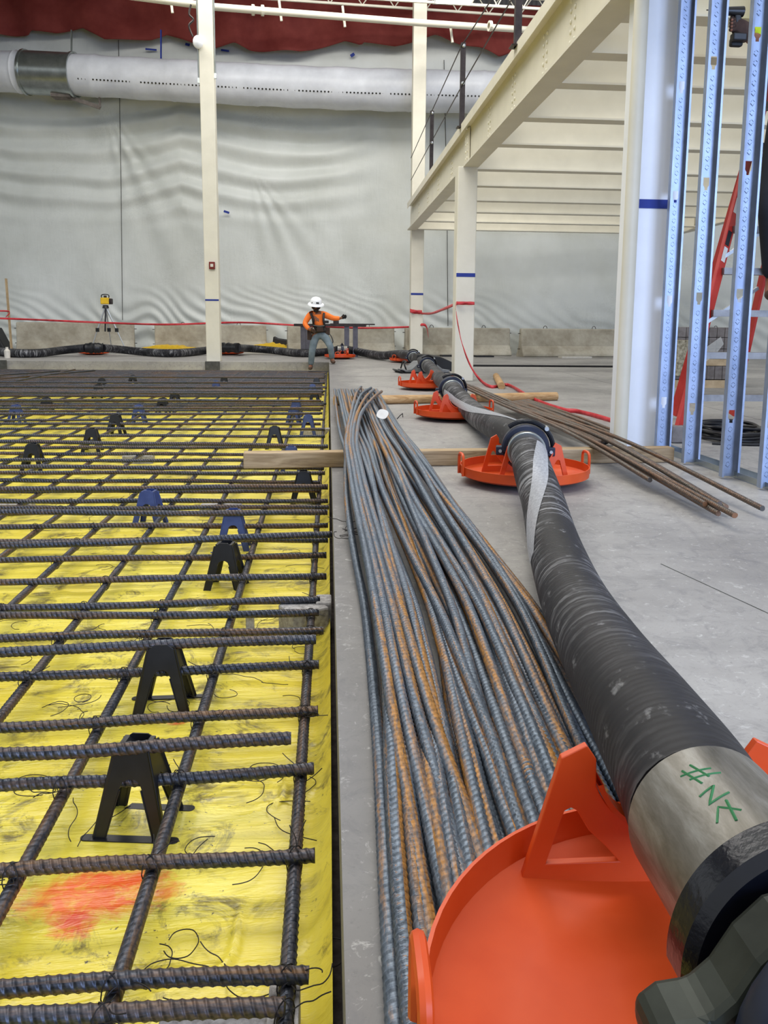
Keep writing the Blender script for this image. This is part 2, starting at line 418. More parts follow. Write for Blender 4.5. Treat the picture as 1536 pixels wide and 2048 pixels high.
# ------------------------------------------------------------------ rebar builder (numpy, real ribs where near)
def rebar(name, path, r, mat, fine_y=2.6, pitch=.0175, n=12, rib=.0018):
    slant = .9 if mat.name.startswith('mesh') else .45
    """path: list of Vectors; ribs are modelled where the bar is nearer than fine_y metres, coarser beyond"""
    P = np.array([tuple(p) for p in path]); seg = np.linalg.norm(np.diff(P, axis=0), axis=1); L = np.concatenate([[0], np.cumsum(seg)])
    s = [0.]; tot = L[-1]
    while s[-1] < tot:
        y = np.interp(s[-1], L, P[:, 1]); x = np.interp(s[-1], L, P[:, 0])
        near = (y < fine_y and abs(x) < 1.6 + .55 * max(y, 0))
        step = pitch / 6 if near else (.05 if len(path) > 2 else .4)
        s.append(min(s[-1] + step, tot))
    s = np.array(s); Q = np.stack([np.interp(s, L, P[:, k]) for k in range(3)], 1)
    T = np.gradient(Q, axis=0); T /= np.linalg.norm(T, axis=1)[:, None] + 1e-9
    if len(path) > 2:   # soften the tangents of resampled polylines
        k = np.ones(5) / 5; T = np.stack([np.convolve(np.pad(T[:, j], 2, 'edge'), k, 'valid') for j in range(3)], 1)
        T /= np.linalg.norm(T, axis=1)[:, None]
    U = np.cross(T, [0, 0, 1.]); U /= np.linalg.norm(U, axis=1)[:, None]; V = np.cross(U, T)
    a0 = random.random() * PI
    th = 2 * PI * np.arange(n) / n; half = (np.arange(n) / n * 2) % 1.
    ph = s[:, None] / pitch + half[None, :] * slant
    prof = (np.sin(2 * PI * ph) * .5 + .5) ** 2.6
    seam = np.zeros(n); seam[0] = 1; seam[n // 2] = 1
    rad = r + rib * np.maximum(prof, seam[None, :] * .8) - rib * .3
    X = Q[:, None, :] + rad[:, :, None] * (np.cos(th + a0)[None, :, None] * U[:, None, :] + np.sin(th + a0)[None, :, None] * V[:, None, :])
    m = len(s); verts = X.reshape(-1, 3)
    org = Vector(((P[:, 0].min() + P[:, 0].max()) / 2, (P[:, 1].min() + P[:, 1].max()) / 2, P[:, 2].min() - r))
    verts = verts - np.array(org)
    i = np.arange(m - 1)[:, None]; k = np.arange(n)[None, :]; l = (k + 1) % n
    faces = np.stack([i * n + k, i * n + l, (i + 1) * n + l, (i + 1) * n + k], -1).reshape(-1, 4)
    nq = len(faces); loops = np.concatenate([faces.ravel(), np.arange(n)[::-1], (m - 1) * n + np.arange(n)])
    u0 = np.broadcast_to(k / n, (m - 1, n)); u1 = u0 + 1 / n
    s0 = np.broadcast_to(s[:-1, None], (m - 1, n)); s1 = np.broadcast_to(s[1:, None], (m - 1, n))
    uv = np.stack([np.stack([u0, s0], -1), np.stack([u1, s0], -1), np.stack([u1, s1], -1), np.stack([u0, s1], -1)], 2).reshape(-1, 2)
    uv = np.concatenate([uv, np.zeros((2 * n, 2))])
    me = bpy.data.meshes.new(name); me.vertices.add(len(verts)); me.vertices.foreach_set('co', verts.ravel())
    me.loops.add(len(loops)); me.loops.foreach_set('vertex_index', loops.astype(np.int32))
    starts = np.concatenate([np.arange(nq) * 4, [nq * 4, nq * 4 + n]])
    me.polygons.add(nq + 2); me.polygons.foreach_set('loop_start', starts.astype(np.int32))
    sm = np.ones(nq + 2, bool); sm[-2:] = False
    me.update(calc_edges=True); me.polygons.foreach_set('use_smooth', sm)
    ul = me.uv_layers.new(name='UVMap'); ul.data.foreach_set('uv', uv.ravel().astype(np.float32))
    me.materials.append(mat); me.validate(); me.update()
    o = bpy.data.objects.new(name, me); C.objects.link(o); o.location = org
    return o

# ================================================================== STRUCTURE
PZ = -.27            # level of the excavated bay under the film
EX = .020            # right edge of the bay (slab edge)
def farY(x): return 17.75 + .0 * x
mb = MB()
mb.box(((EX + 14) / 2, 11, -.2), (14 - EX, 30, .4))
mb.box((-7.5 + EX / 2, 22.5, -.2), (15 + EX, 9.5, .4))
mb.build('floor', m_floor)['kind'] = 'structure'
mb = MB(); mb.box((-7.5, 7.0, PZ - .06), (15 + 2 * EX, 22, .1))
o = mb.build('floor_pit', m_dirt); o['kind'] = 'structure'
# saw-cut joints in the slab, thin dark strips let into the top
mb = MB()
for p, q in (((.05, 7.6), (12, 7.2)), ((.05, 13.4), (12, 13.0)), ((3.9, -1), (4.4, 21)), ((1.25, 2.9), (2.05, -.5)), ((1.72, 2.2), (2.6, 3.6)), ((2.6, 3.6), (12, 3.2))):
    mb.bar((p[0], p[1], .0006), (q[0], q[1], .0006), .004, .001)
mb.build('trim_1', m_ped)['kind'] = 'structure'

# far wall: poly sheeting, a displaced grid
nx, nz = 520, 230
xs = np.linspace(-15, 13, nx); zs = np.linspace(0, 11.2, nz)
X, Z = np.meshgrid(xs, zs)
def vnoise(X, Z, sx, sz, seed):
    r = np.random.RandomState(seed); g = r.rand(64, 64); u = X / sx; v = Z / sz
    i = np.floor(u).astype(int); j = np.floor(v).astype(int); fu = u - i; fv = v - j
    fu = fu * fu * (3 - 2 * fu); fv = fv * fv * (3 - 2 * fv)
    a = g[j % 64, i % 64]; b = g[j % 64, (i + 1) % 64]; c = g[(j + 1) % 64, i % 64]; d = g[(j + 1) % 64, (i + 1) % 64]
    return (a * (1 - fu) + b * fu) * (1 - fv) + (c * (1 - fu) + d * fu) * fv - .5
D = .10 * vnoise(X, Z, 2.2, 3.0, 1) + .04 * vnoise(X + Z * .5, Z, .5, 2.5, 2)
# drooping horizontal ripples in the upper left bays
bay = (X + 4.1) % 6.2 - 3.1
mask = np.clip((Z - 3.4) / 1.2, 0, 1) * np.clip((7.6 - Z) / .6, 0, 1) * np.clip((1.5 - X) / 2.5, 0, 1)
D += .055 * mask * (.35 + 1.3 * (vnoise(X, Z, 2.6, 1.4, 21) + .5)) * np.sin((Z - .05 * bay ** 2 + .25 * vnoise(X, Z, 1.5, 1.5, 5)) * 2 * PI / .62)
# fan of diagonal creases around the left seam and near the first column
for (x0, z0, k, wd, amp) in ((-6.2, 6.8, 1.2, 2.6, .06), (-2.2, 5.2, .9, 2.0, .05), (-5.5, .6, -1.5, 1.6, .04)):
    ang = np.arctan2(X - x0, z0 - Z + 1e-6); rr = np.hypot(X - x0, Z - z0)
    D += amp * np.sin(ang * 26) * np.exp(-(ang - .45) ** 2 / .10) * np.clip(rr / 1.5, 0, 1) * np.exp(-rr / 3.0)
low = np.clip((1.9 - Z) / 1.2, 0, 1)
D += .07 * low * np.sin((X * .8 + Z * 1.4 + 1.3 * vnoise(X, Z, 1.0, 1.0, 8)) * 2 * PI / .5) * (vnoise(X, Z, 1.8, 3, 9) + .5)
Yw = WA + WB * X + D
v = np.stack([X, Yw, Z], -1).reshape(-1, 3)
fs = [(j * nx + i, j * nx + i + 1, (j + 1) * nx + i + 1, (j + 1) * nx + i) for j in range(nz - 1) for i in range(nx - 1)]
mb = MB(); mb.v = [tuple(p) for p in v]; mb.f = fs; mb.uv = [None] * len(fs)
o = mb.build('wall_back', m_sheet, smooth='full'); o['kind'] = 'structure'
# vertical seams between sheets, dark batten cords
for i, (px, y0, y1) in enumerate(((237, 80, 640), (888, 120, 652))):
    p = WP(px, y0, .06); q = WP(px + 8, y1, .06)
    mb = MB(); mb.tube([p, (p + q) / 2 + Vector((.02, -.03, 0)), q], .009, 6)
    mb.build('trim_%d' % (i + 2), m_ped)['kind'] = 'structure'
# roof deck over the far bay: corrugated
mb = MB(); vs = []; fs = []; n = 260
for i in range(n):
    x = -15 + 28 * i / (n - 1); z = 10.05 + (.04 if (i // 2) % 2 else 0)
    vs += [(x, 13., z), (x, 25.6, z)]
for i in range(n - 1): fs.append((2 * i, 2 * i + 1, 2 * i + 3, 2 * i + 2))
mb.add(vs, fs); o = mb.build('ceiling', simple('grey_roof_deck', (104, 104, 106), .6, .2, 8, 4)); o['kind'] = 'structure'

mb = MB(); vs = []; fs = []
for i in range(70):
    x = 3.0 + 4.5 * i / 69; y = WA + WB * x - .28 + (.04 if i % 2 else 0); vs += [(x, y, 8.95), (x, y, 10.06)]
for i in range(69): fs.append((2 * i, 2 * i + 2, 2 * i + 3, 2 * i + 1))
mb.add(vs, fs); mb.build('wall_upper', bpy.data.materials['grey_roof_deck'])['kind'] = 'structure'

# ================================================================== MESH BAY
# yellow film, a wrinkled sheet
ysg = np.concatenate([np.linspace(.2, 3.2, 260), np.linspace(3.22, 18.4, 260)[0:]]); ysg = np.unique(ysg)
xsg = np.concatenate([np.linspace(-14, -1.6, 90), np.linspace(-1.58, .004, 150)])
X, Y = np.meshgrid(xsg, ysg)
Zf = PZ + .004 + .010 * (vnoise(X + 30, Y, .5, .35, 11) + .5) + .006 * (vnoise(X + 30 + Y * .6, Y, .12, .5, 12) + .5)
def ridge(Zf, p, q, wd, hgt):
    p = Vector(p[:2]); q = Vector(q[:2]); d = (q - p); L = d.length; d = d / L
    s = (X - p.x) * d.x + (Y - p.y) * d.y; t = -(X - p.x) * d.y + (Y - p.y) * d.x + .06 * np.sin(s / L * PI)
    return Zf + hgt * np.exp(-(t / wd) ** 2) * (1 / (1 + np.exp(-(s) / .02))) * (1 / (1 + np.exp((s - L) / .02)))
for a, b, wd, hh in (((300, 2010), (480, 1850), .008, .014), ((470, 1650), (560, 1560), .006, .012), ((580, 1920), (660, 1720), .008, .012), ((500, 1620), (640, 1560), .006, .010),
                     ((330, 1240), (480, 1180), .010, .012), ((60, 1180), (260, 1190), .010, .010), ((620, 1500), (655, 1420), .008, .012)):
    Zf = ridge(Zf, G(a[0], a[1], PZ), G(b[0], b[1], PZ), wd, hh)
edge = np.clip((X + .045) / .05, 0, 1); Zf = Zf + .05 * edge ** 2
v = np.stack([X, Y, Zf], -1).reshape(-1, 3); nxx = len(xsg); nyy = len(ysg)
fs = [(j * nxx + i, j * nxx + i + 1, (j + 1) * nxx + i + 1, (j + 1) * nxx + i) for j in range(nyy - 1) for i in range(nxx - 1)]
mb = MB(); mb.v = [tuple(p) for p in v]; mb.f = fs; mb.uv = [None] * len(fs)
o = mb.build('vapor_barrier_film', m_film, smooth='full')
tagp(o, 'wrinkled yellow plastic film lining the sunken bay under the rebar mat', 'plastic film')
FZ = PZ + .012

ZL, ZT, ZU = -.176, -.148, -.060       # long bars, cross bars tied on them, upper cross bars on chairs
RB = .0138
# long bars run away from the camera
long_px = [((575, 1960), (613, 1400), (638, 987)), ((412, 1400), (554, 941)), ((228, 1400), (401, 1082)), ((27, 1400), (328, 1028))]
longs = []
for i in range(27):
    if i < 4:
        q = [G(a, b, ZL) for a, b in long_px[i]]
        p0, p1 = q[0], q[-1]
        s = (p1.x - p0.x) / (p1.y - p0.y); x0 = p0.x - s * p0.y
    else:
        s = 0; x0 = longs[3][0] - (i - 3) * .30 + random.uniform(-.02, .02); s = random.uniform(-.004, .004)
    s = max(-.02, min(.02, s))
    longs.append((x0, s))
for i, (x0, s) in enumerate(longs):
    pts = [Vector((x0 + s * y, y, ZL + .004 * math.sin(y * 1.3 + i))) for y in np.linspace(.55, 17.5, 30)]
    o = rebar('rebar_rod', pts, RB, m_bar, 2.7)
    if i < 6:
        lab = 'lengthwise dark ribbed rod, %s' % (['outermost beside the yellow edge strip of the mat', 'next in from the outermost rod',
              'third from the right edge of the mat', 'fourth from the right edge of the mat', 'fifth from the right edge of the mat', 'sixth from the right edge of the mat'][i])
    else: lab = 'lengthwise dark ribbed rod in the left part of the mat'
    tagp(o, lab, 'rebar', 'long rods of the rebar mat')
# cross bars: (left y at x=0), (right x, right y), upper?
T = [(2032, 570, 2019, 0), (1979, 618, 1947, 0), (1744, 630, 1706, 0), (1575, 628, 1538, 0), (1508, 582, 1477, 1), (1454, 636, 1421, 0),
     (1354, 638, 1331, 0), (1303.5, 632, 1279, 1), (1277.5, 647, 1259, 0), (1233, 638, 1225, 0), (1215.5, 640, 1200, 0), (1163, 653, 1152, 0),
     (1120, 653, 1111, 0), (1091.6, 664, 1070, 1), (1083, 656, 1079, 0), (1053, 656, 1050.5, 0), (1025.5, 655, 1025.5, 1), (1017, 658, 1014, 0),
     (1002, 656, 1002, 0), (982, 640, 982, 0), (979, 656, 973, 1), (960.7, 640, 964, 0), (944.8, 650, 947, 0), (934, 648, 936, 1), (920.6, 648, 921, 0),
     (907, 650, 909, 0), (895.6, 650, 894, 0), (883, 656, 892, 1), (870.5, 650, 873, 0), (857, 650, 859, 0)]
tb = []
for (yl, xr, yr, upf) in T:
    z = ZU if upf else ZT; a = G(0, yl, z); b = G(xr, yr, z)
    d = (a - b); k = (max(1.6, -a.x * 1.25 + 0, 3.0 if yl < 1400 else 1.6) + b.x) / (-d.x)
    tb.append((b + d * k, b, upf))
y = 8.35
while y < 17.5:
    upf = random.random() < .2 and y < 14.5; zb = ZU if upf else ZT - .03 * min(1, max(0, (y - 12) / 3))
    tb.append((Vector((-12.5, y + random.uniform(-.12, .12), zb)), Vector((random.uniform(-.10, -.02), y + random.uniform(-.03, .03), zb)), upf))
    y += random.choice([.20, .27, .15, .3]) * (1.0 if y < 11 else .72 if y < 14 else .55)
for i, (a, b, upf) in enumerate(tb):
    pts = [a.lerp(b, t) + Vector((0, .004 * math.sin(t * 9 + i), .003 * math.sin(t * 14 + i * 2))) for t in np.linspace(0, 1, 24)]
    o = rebar('rebar_rod', pts, RB * (1.08 if upf else 1.0), m_bar, 2.7)
    if i < 30: lab = '%s cross rod of the mat from the camera%s' % (ordn(i + 1), ', lying on the chairs' if upf else '')
    else: lab = 'thin looking cross rod packed in the far dense end of the mat'
    tagp(o, lab, 'rebar', 'cross rods of the rebar mat')
# a few loose bars lying askew on the far left of the mat
for i, (p, q) in enumerate((((-30, 752), (120, 742)), ((0, 757), (190, 741)), ((30, 762), (150, 739)))):
    o = rebar('rebar_rod', [G(p[0], p[1], -.05), G(q[0], q[1], -.05)], RB, m_bar)
    tagp(o, 'slanting loose rod lying across the far left corner of the mat', 'rebar', 'slanting rods at the far left of the mat')

# wire ties at the near crossings
def wig(p, n, step, curl, z0=None, up=0):
    a = random.random() * 2 * PI; pts = [Vector(p)]; c = random.uniform(-curl, curl)
    for k in range(n):
        a += c + random.uniform(-.35, .35); q = pts[-1] + Vector((math.cos(a) * step, math.sin(a) * step, random.uniform(-.3, .3) * step * (1 if up else .15) + up * step * .3))
        if z0 is not None: q.z = max(q.z, z0)
        pts.append(q)
    return catmull(pts, 3)
nt = 0
for i, (a, b, upf) in enumerate(tb[:22]):
    if upf: continue
    for j, (x0, s) in enumerate(longs[:6]):
        yy = a.y + (b.y - a.y) * ((x0 + s * a.y) - a.x) / (b.x - a.x); xx = x0 + s * yy
        if xx < a.x or random.random() < (.12 if j else 0): continue
        mb = MB(); zc = (ZL + ZT) / 2; rr = RB + .004
        for sg in (1, -1):
            loop = []
            for k in range(12):
                t = 2 * PI * k / 12
                loop.append((xx + sg * math.cos(t) * rr * .85, yy + math.cos(t) * rr * .85, zc + math.sin(t) * (RB * 2 + .0035)))
            mb.tube(loop, .0012, 5, closed=True)
        for k in range(2 if yy < 2.6 else 1):
            mb.tube(wig((xx + random.uniform(-.01, .01), yy - rr, zc + .01), 6, .014 if yy < 2.6 else .012, .5, ZL - .05, 1), .0011, 5)
        solo('tie_wire', mb, m_wire, 'black tie wire twisted round a crossing of the rebar mat', 'tie wire', 'tie wires at the crossings of the mat', smooth=True); nt += 1
# loose scraps of wire on the film
scr = [(150, 1590), (330, 1600), (200, 1640), (100, 1585), (480, 1600), (540, 1560), (560, 1640), (430, 1680), (500, 1690), (330, 1900), (440, 1925), (470, 1970), (340, 1990), (640, 1930), (630, 1560),
       (180, 1395), (360, 1390), (430, 1385), (520, 1370), (570, 1390), (590, 1300), (200, 1390), (45, 1325), (300, 1350), (200, 1130), (100, 1060), (120, 1075), (180, 1040), (330, 1110), (370, 1250), (200, 1250), (530, 1240), (330, 1410), (630, 1130), (600, 1105), (60, 1240), (420, 1040), (140, 985), (90, 1410)]
for i, (px, py) in enumerate(scr):
    p = G(px, py, FZ + .012); mb = MB()
    for k in range(random.choice([1, 2, 2])): mb.tube(wig(p + Vector((random.uniform(-.02, .02), random.uniform(-.02, .02), 0)), random.choice([5, 8, 10]), .018, .55, FZ + .004), .0011, 5)
    solo('wire_scrap', mb, m_wire, 'curly offcut of black wire lying on the yellow film', 'wire scrap', 'loose wire offcuts on the film', smooth=True)

# plastic rebar chairs ------------------------------------------------
def make_chair(mat):
    t = thing('rebar_chair', '', 'rebar chair')
    h, tw, bw, bd, td = .192, .036, .078, .062, .030
    for sg in (-1, 1):                      # front and back A plates
        sl = (bd - td) / h
        Mx = Matrix(((1, 0, 0, 0), (0, 1, -sg * -1 * 0, 0), (0, 0, 1, 0), (0, 0, 0, 1)))
        sh = Matrix.Identity(4); sh[1][2] = -sg * sl; sh[1][3] = sg * bd
        outer = [(-bw, 0), (-bw + .024, 0), (-.026, .108), (-.019, .124), (-.007, .131), (.007, .131), (.019, .124), (.026, .108), (bw - .024, 0), (bw, 0), (tw, h), (.018, h + .014), (-.018, h + .014), (-tw, h)]
        m = MB(); m.plate(outer, [], -.002, .002, sh)
        for s2 in (-1, 1):                  # flanges along the outer edge of each leg
            a = sh @ Vector((s2 * bw, 0, 0)); b = sh @ Vector((s2 * tw, 0, h))
            m.bar(a, b, .004, .014)
            a = sh @ Vector((s2 * (bw - .022), 0, 0)); b = sh @ Vector((s2 * .026, 0, .108)); m.bar(a, b, .010, .003)
        m.build('frame', mat, t, bevel=.0008)
        f = MB(); n = 10; L = bw + .022; pr = []
        for k in range(n + 1):
            a = -PI / 2 + PI * k / n; pr.append((L + .012 * math.cos(a), .012 * math.sin(a)))
        for k in range(n + 1):
            a = PI / 2 + PI * k / n; pr.append((-L + .012 * math.cos(a), .012 * math.sin(a)))
        f.plate(pr, [], 0, .006, Matrix.Translation((0, sg * bd, 0)) @ Matrix.Rotation(PI / 2, 4, 'X') @ Matrix.Translation((0, -.006, 0)))
        f.build('foot', mat, t, bevel=.001)
        # side plates with an arch, leaning in
        shx = Matrix.Rotation(PI / 2, 4, 'Z') if sg > 0 else Matrix.Rotation(-PI / 2, 4, 'Z')
        sx = (bw - tw) / h; s3 = Matrix.Identity(4); s3[1][2] = sx; s3[1][3] = -bw
        o2 = [(-bd, 0), (-bd + .014, 0), (-.022, .112), (-.010, .124), (.010, .124), (.022, .112), (bd - .014, 0), (bd, 0), (td, h), (-td, h)]
        m = MB(); m.plate(o2, [], -.0015, .0015, shx @ s3); m.build('side_web', mat, t)
    m = MB(); m.plate([(-tw, -.008), (tw, -.008), (tw, .012), (.024, .012), (.015, .002), (0, -.001), (-.015, .002), (-.024, .012), (-tw, .012)], [], -td, td, Matrix.Translation((0, 0, h - .004)))
    m.build('saddle', mat, t, bevel=.001)
    return t
chB = make_chair(m_blk); chU = make_chair(m_blu)
chairs = [(272, 1478, 0, 'nearest the camera, under the short cross rod'), (326, 1282, 0, 'second nearest, between the third and fourth long rods'),
          (451, 1083, 0, 'standing right in front of a blue chair of the middle rows'), (466, 1018, 1, 'directly behind a black chair near the middle rows'),
          (298, 979, 1, 'standing alone left of the middle of the mat'), (607, 941, 0, 'just in front of the square timber end'),
          (582, 892, 1, 'half hidden behind the square timber end'), (65, 886, 0, 'close to the left border by the red paint line'),
          (183, 856, 0, 'behind the left border chair'), (231, 828, 0, 'in the middle distance right of two left chairs'), (549, 852, 0, 'behind the timber towards the right'),
          (92, 794, 0, 'far back on the left'), (31, 809, 1, 'far back at the left border'), (277, 809, 1, 'far back left of centre'),
          (325, 795, 0, 'far back at the centre left'), (349, 781, 0, 'far back, black beside the centre'), (616, 829, 1, 'towards the right edge, nearest of the far blue ones'),
          (587, 812, 1, 'in the pair of blue ones at the far right, front'), (592, 799, 1, 'in the pair of blue ones at the far right, rear'),
          (629, 781, 0, 'far right, below the worker, front of three'), (625, 768, 1, 'far right, below the worker, middle of three'), (633, 756, 0, 'far right, below the worker, rearmost of three'),
          (203, 756, 0, 'very far, left half, rear of two'), (196, 768, 0, 'very far, left half, front of two'), (265, 750, 0, 'rearmost on the left half of the mat'),
          (448, 752, 0, 'very far by the base of the left column'), (432, 761, 1, 'very far, small and blue near the left column')]
usedB = usedU = False
for (px, py, blue, where) in chairs:
    p = G(px, py, FZ + .206)
    if blue: c = chU if not usedU else copy_tree(chU); usedU = True
    else: c = chB if not usedB else copy_tree(chB); usedB = True
    c.location = (p.x, p.y, FZ); c.rotation_euler = (0, 0, random.uniform(-.12, .12) - .05)
    c['label'] = ('dark blue' if blue else 'black') + ' plastic rebar chair ' + where; c['group'] = 'plastic chairs holding up the rebar'

# concrete bricks carrying the mat
for (px, py, w_, d_, lab) in ((448, 2035, .20, .055, 'grey concrete brick under the two nearest cross rods'), (500, 1235, .03, .03, 'small pale grey chip of concrete left of the broken paver'),
                              (20, 1008, .26, .10, 'dark grey concrete brick at the left border under the mat'), (442, 1012, .24, .09, 'brownish concrete brick behind the blue chair'),
                              (277, 912, .24, .09, 'brick beside the red paint line on the film'), (630, 858, .3, .1, 'far brick by the yellow edge strip behind the timber')):
    p = G(px, py, -.2); mb = MB(); h_ = ZL - RB - FZ - .002
    mb.box((p.x, p.y, FZ + h_ / 2), (w_, d_, h_))
    solo('concrete_brick', mb, m_block, lab, 'brick', 'bricks carrying the mat', bevel=.004)
p = G(605, 2035, -.2)
q_ = G(612, 1240, -.2); mq = MB(); mq.box((q_.x - .01, q_.y + .04, FZ + .05), (.15, .13, .10), rot=Matrix.Rotation(.5, 3, 'Z')); mq.box((-.02, q_.y + .09, FZ + .055), (.06, .10, .11))
solo('broken_paver', mq, m_block, 'pale grey broken concrete paver behind the outermost long rod, at mid right edge', 'paver', bevel=.008)
mb = MB(); mb.box((p.x - .03, p.y, FZ + .04), (.05, .12, .08)); solo('concrete_brick', mb, m_block, 'narrow grey brick under the nearest right corner of the mat', 'brick', 'bricks carrying the mat', bevel=.004)

# ================================================================== TIMBERS AND LOOSE BUNDLES
def at_line(px, py, z): return G(px, py, z)
a = G(487, 938, 0.0); b = G(1348, 925, 0.0)
d = (b - a).normalized(); nrm = Vector((-d.y, d.x, 0))
mb = MB(); mb.bar(a + nrm * .048 + Vector((0, 0, .049)), b + nrm * .048 + Vector((0, 0, .049)), .095, .096)
TIM_Y0 = (a.y + b.y) / 2
t_ = solo('square_timber', mb, m_post, 'pale square timber lying across under both rebar bundles, end over the yellow film', 'timber', bevel=.006)
a = G(668, 802, 0.045); b = G(1113, 793, 0.045)
mb = MB(); pts = [a.lerp(b, t) + Vector((0, 0, .003 * math.sin(t * 9))) for t in np.linspace(0, 1, 12)]; mb.tube(pts, .05, 14)
solo('round_log', mb, m_log, 'round tan log lying across behind the square timber', 'log', smooth=True)
a = G(1003, 772, .04); b = G(992, 752, .04)
mb = MB(); mb.tube([a, (a + b) / 2, b], .05, 12); solo('short_log', mb, m_log, 'short log lying end-on behind the round tan log', 'log', smooth=True)

# big bundle on the slab edge
Yk = [780, 850, 900, 940, 1000, 1100, 1200, 1300, 1400, 1500, 1600, 1800, 2048, 2300]
Lx = [668, 678, 688, 691, 697, 712, 728, 736, 742, 748, 753, 764, 782, 800]
Rx = [752, 796, 832, 862, 905, 985, 1060, 1122, 1180, 1240, 1300, 1430, 1580, 1720]
def base_h(y):      # height the bundle is carried at along depth
    return float(np.interp(y, [0, 1.2, 2.2, 3.5, 4.9, 5.2, 6.5, 8, 9.3, 10.6], [.014, .014, .02, .055, .108, .108, .085, .09, .115, .11]))
NB = 50
def bundle_bar(i, tn, tf, layer, curl=None, y_end=None, name='rebar_rod'):
    pts = []
    for k, yk in enumerate(Yk):
        s = k / (len(Yk) - 1); t = tf * (1 - min(1, s * 1.5)) + tn * min(1, s * 1.5)
        lx, rx_ = Lx[k], Rx[k]
        p = G(lx + (rx_ - lx) * t, yk, .05)
        z = layer * .0275 + (0 if layer < 2 else -.029 * min(1, max(0, (2.3 - p.y) / 1.0))); zz = base_h(p.y) + z
        p = G(lx + (rx_ - lx) * t, yk, zz)
        pts.append(p)
    return pts
idx = 0
tl = []
for layer, cnt in ((0, 18), (1, 17), (2, 10)):
    for j in range(cnt):
        tn = (j + .5 * (layer % 2)) / (cnt - 1 + .5 * (layer % 2)); tn = .0 + tn * (1.0 if layer == 0 else .93) + (.0 if layer == 0 else .045)
        if layer == 2: tn = random.uniform(.06, .80)
        tf = min(1, max(0, tn + random.gauss(0, .10)))
        tl.append((tn, tf, layer))
for i, (tn, tf, layer) in enumerate(tl):
    pts = bundle_bar(i, tn, tf, layer)
    ph = random.random() * 6
    pts = [p + Vector((.010 * math.sin(p.y * 1.7 + ph), 0, .004 * math.sin(p.y * 2.3 + ph))) for p in pts]
    pts = catmull(pts, 6)
    cut = random.uniform(9.7, 10.6); pts = [p for p in pts if p.y < cut]
    o = rebar('rebar_rod', pts, .0134, m_bun, 3.1, .0168)
    if i == 0: lab = 'leftmost ribbed rod of the big loose bundle, along the slab edge'
    elif i == 17: lab = 'rightmost rod of the big loose bundle, passing under the hose'
    else: lab = 'grey ribbed rod with rust streaks in the big loose bundle on the slab edge'
    tagp(o, lab, 'rebar', 'rods of the big loose bundle')
# the four long bars that bow over the top and swing right at their far ends
for i, (px, ye, tn) in enumerate((([722, 712, 700, 697], 774, .14), ([742, 722, 706, 702], 776, .20), ([748, 732, 712, 706], 780, .27), ([763, 745, 720, 711], 783, .34))):
    key = [(px[0], ye), (px[1], ye + 14), (px[2] + 2, 828), (px[3] - 4 + i * 2, 880)]
    pts = [G(x, y_, .20) for x, y_ in key]
    for yk, k in ((940, 3), (1000, 4), (1100, 5), (1200, 6), (1300, 7), (1400, 8), (1500, 9), (1600, 10), (1800, 11), (2048, 12)):
        x = Lx[k] + (Rx[k] - Lx[k]) * tn * (k - 1) / 11 + 6 * i + (4 if k < 6 else 0)
        p = G(x, yk, .12); pts.append(G(x, yk, base_h(p.y) + float(np.interp(p.y, [1.2, 1.9], [.026, .076]))))
    o = rebar('rebar_rod', catmull(pts, 6), .0134, m_bun, 3.1, .0168)
    tagp(o, ['leftmost', 'second', 'third', 'rightmost'][i] + ' of four bowed rods on the big bundle, far end swung right', 'rebar', 'bowed rods on the big bundle')
# paper tag on the bundle
p = G(765, 828, .22); mb = MB(); pr = [(.044 * math.cos(a) + .004 * math.sin(3 * a), .04 * math.sin(a)) for a in np.linspace(0, 2 * PI, 18)[:-1]]
mb.plate(pr, [], 0, .003, Matrix.Translation(p) @ Matrix.Rotation(-.55, 4, 'X'))
solo('paper_tag', mb, m_textw, 'crumpled white tag stuck on top of the big rebar bundle', 'tag', smooth=True)
for px, py in ((690, 1062), (702, 1070)):
    p = G(px, py, .03); mb = MB()
    for k in range(4): mb.tube(wig(p, 9, .02, .9, .004, .4), .0016, 5)
    solo('wire_scrap', mb, m_wire, 'tangle of black wire on the slab left of the big bundle', 'wire scrap', 'wire tangles left of the bundle', smooth=True)
p = G(794, 838, .02); mb = MB(); mb.tube([p, p + Vector((.03, .02, .03)), p + Vector((.05, 0, .05)), p + Vector((.05, -.03, .02))], .004, 6)
solo('wire_scrap', mb, m_wire, 'bent wire hook on the floor right of the far bundle end', 'wire scrap', smooth=True)

# right bundle: two groups with visible sawn ends
grpA = [((920, 766), (1437, 1027)), ((926, 768), (1410, 1008)), ((932, 768), (1452, 1014)), ((938, 770), (1470, 1031)), ((944, 772), (1525, 1017)), ((950, 776), (1439, 1008)), ((935, 778), (1395, 996)), ((928, 774), (1300, 960))]
for i, (a, b) in enumerate(grpA):
    z0 = .11; pa = G(a[0], a[1], z0); pb = G(b[0], b[1], .05 + .022 * (i % 2))
    mid = pa.lerp(pb, .72); mid.z = .112 + .02 * (i % 3)
    pts = catmull([pa, pa.lerp(pb, .35) + Vector((0, 0, .01)), mid, pb], 8)
    o = rebar('rebar_rod', pts, .0128, m_rst, 5.5, .0175)
    tagp(o, ['rusty rod of the right bundle, near end lowest and foremost', 'rusty rod of the right bundle, end just behind the foremost ends', 'rusty rod of the right bundle, end resting between two others',
             'rusty rod of the right bundle, near end beside the foremost one', 'rusty rod of the right bundle with its end farthest right by the stud track'][i] if i < 5 else 'rusty rod inside the right bundle under the hose clamp side', 'rebar', 'rods of the right bundle')
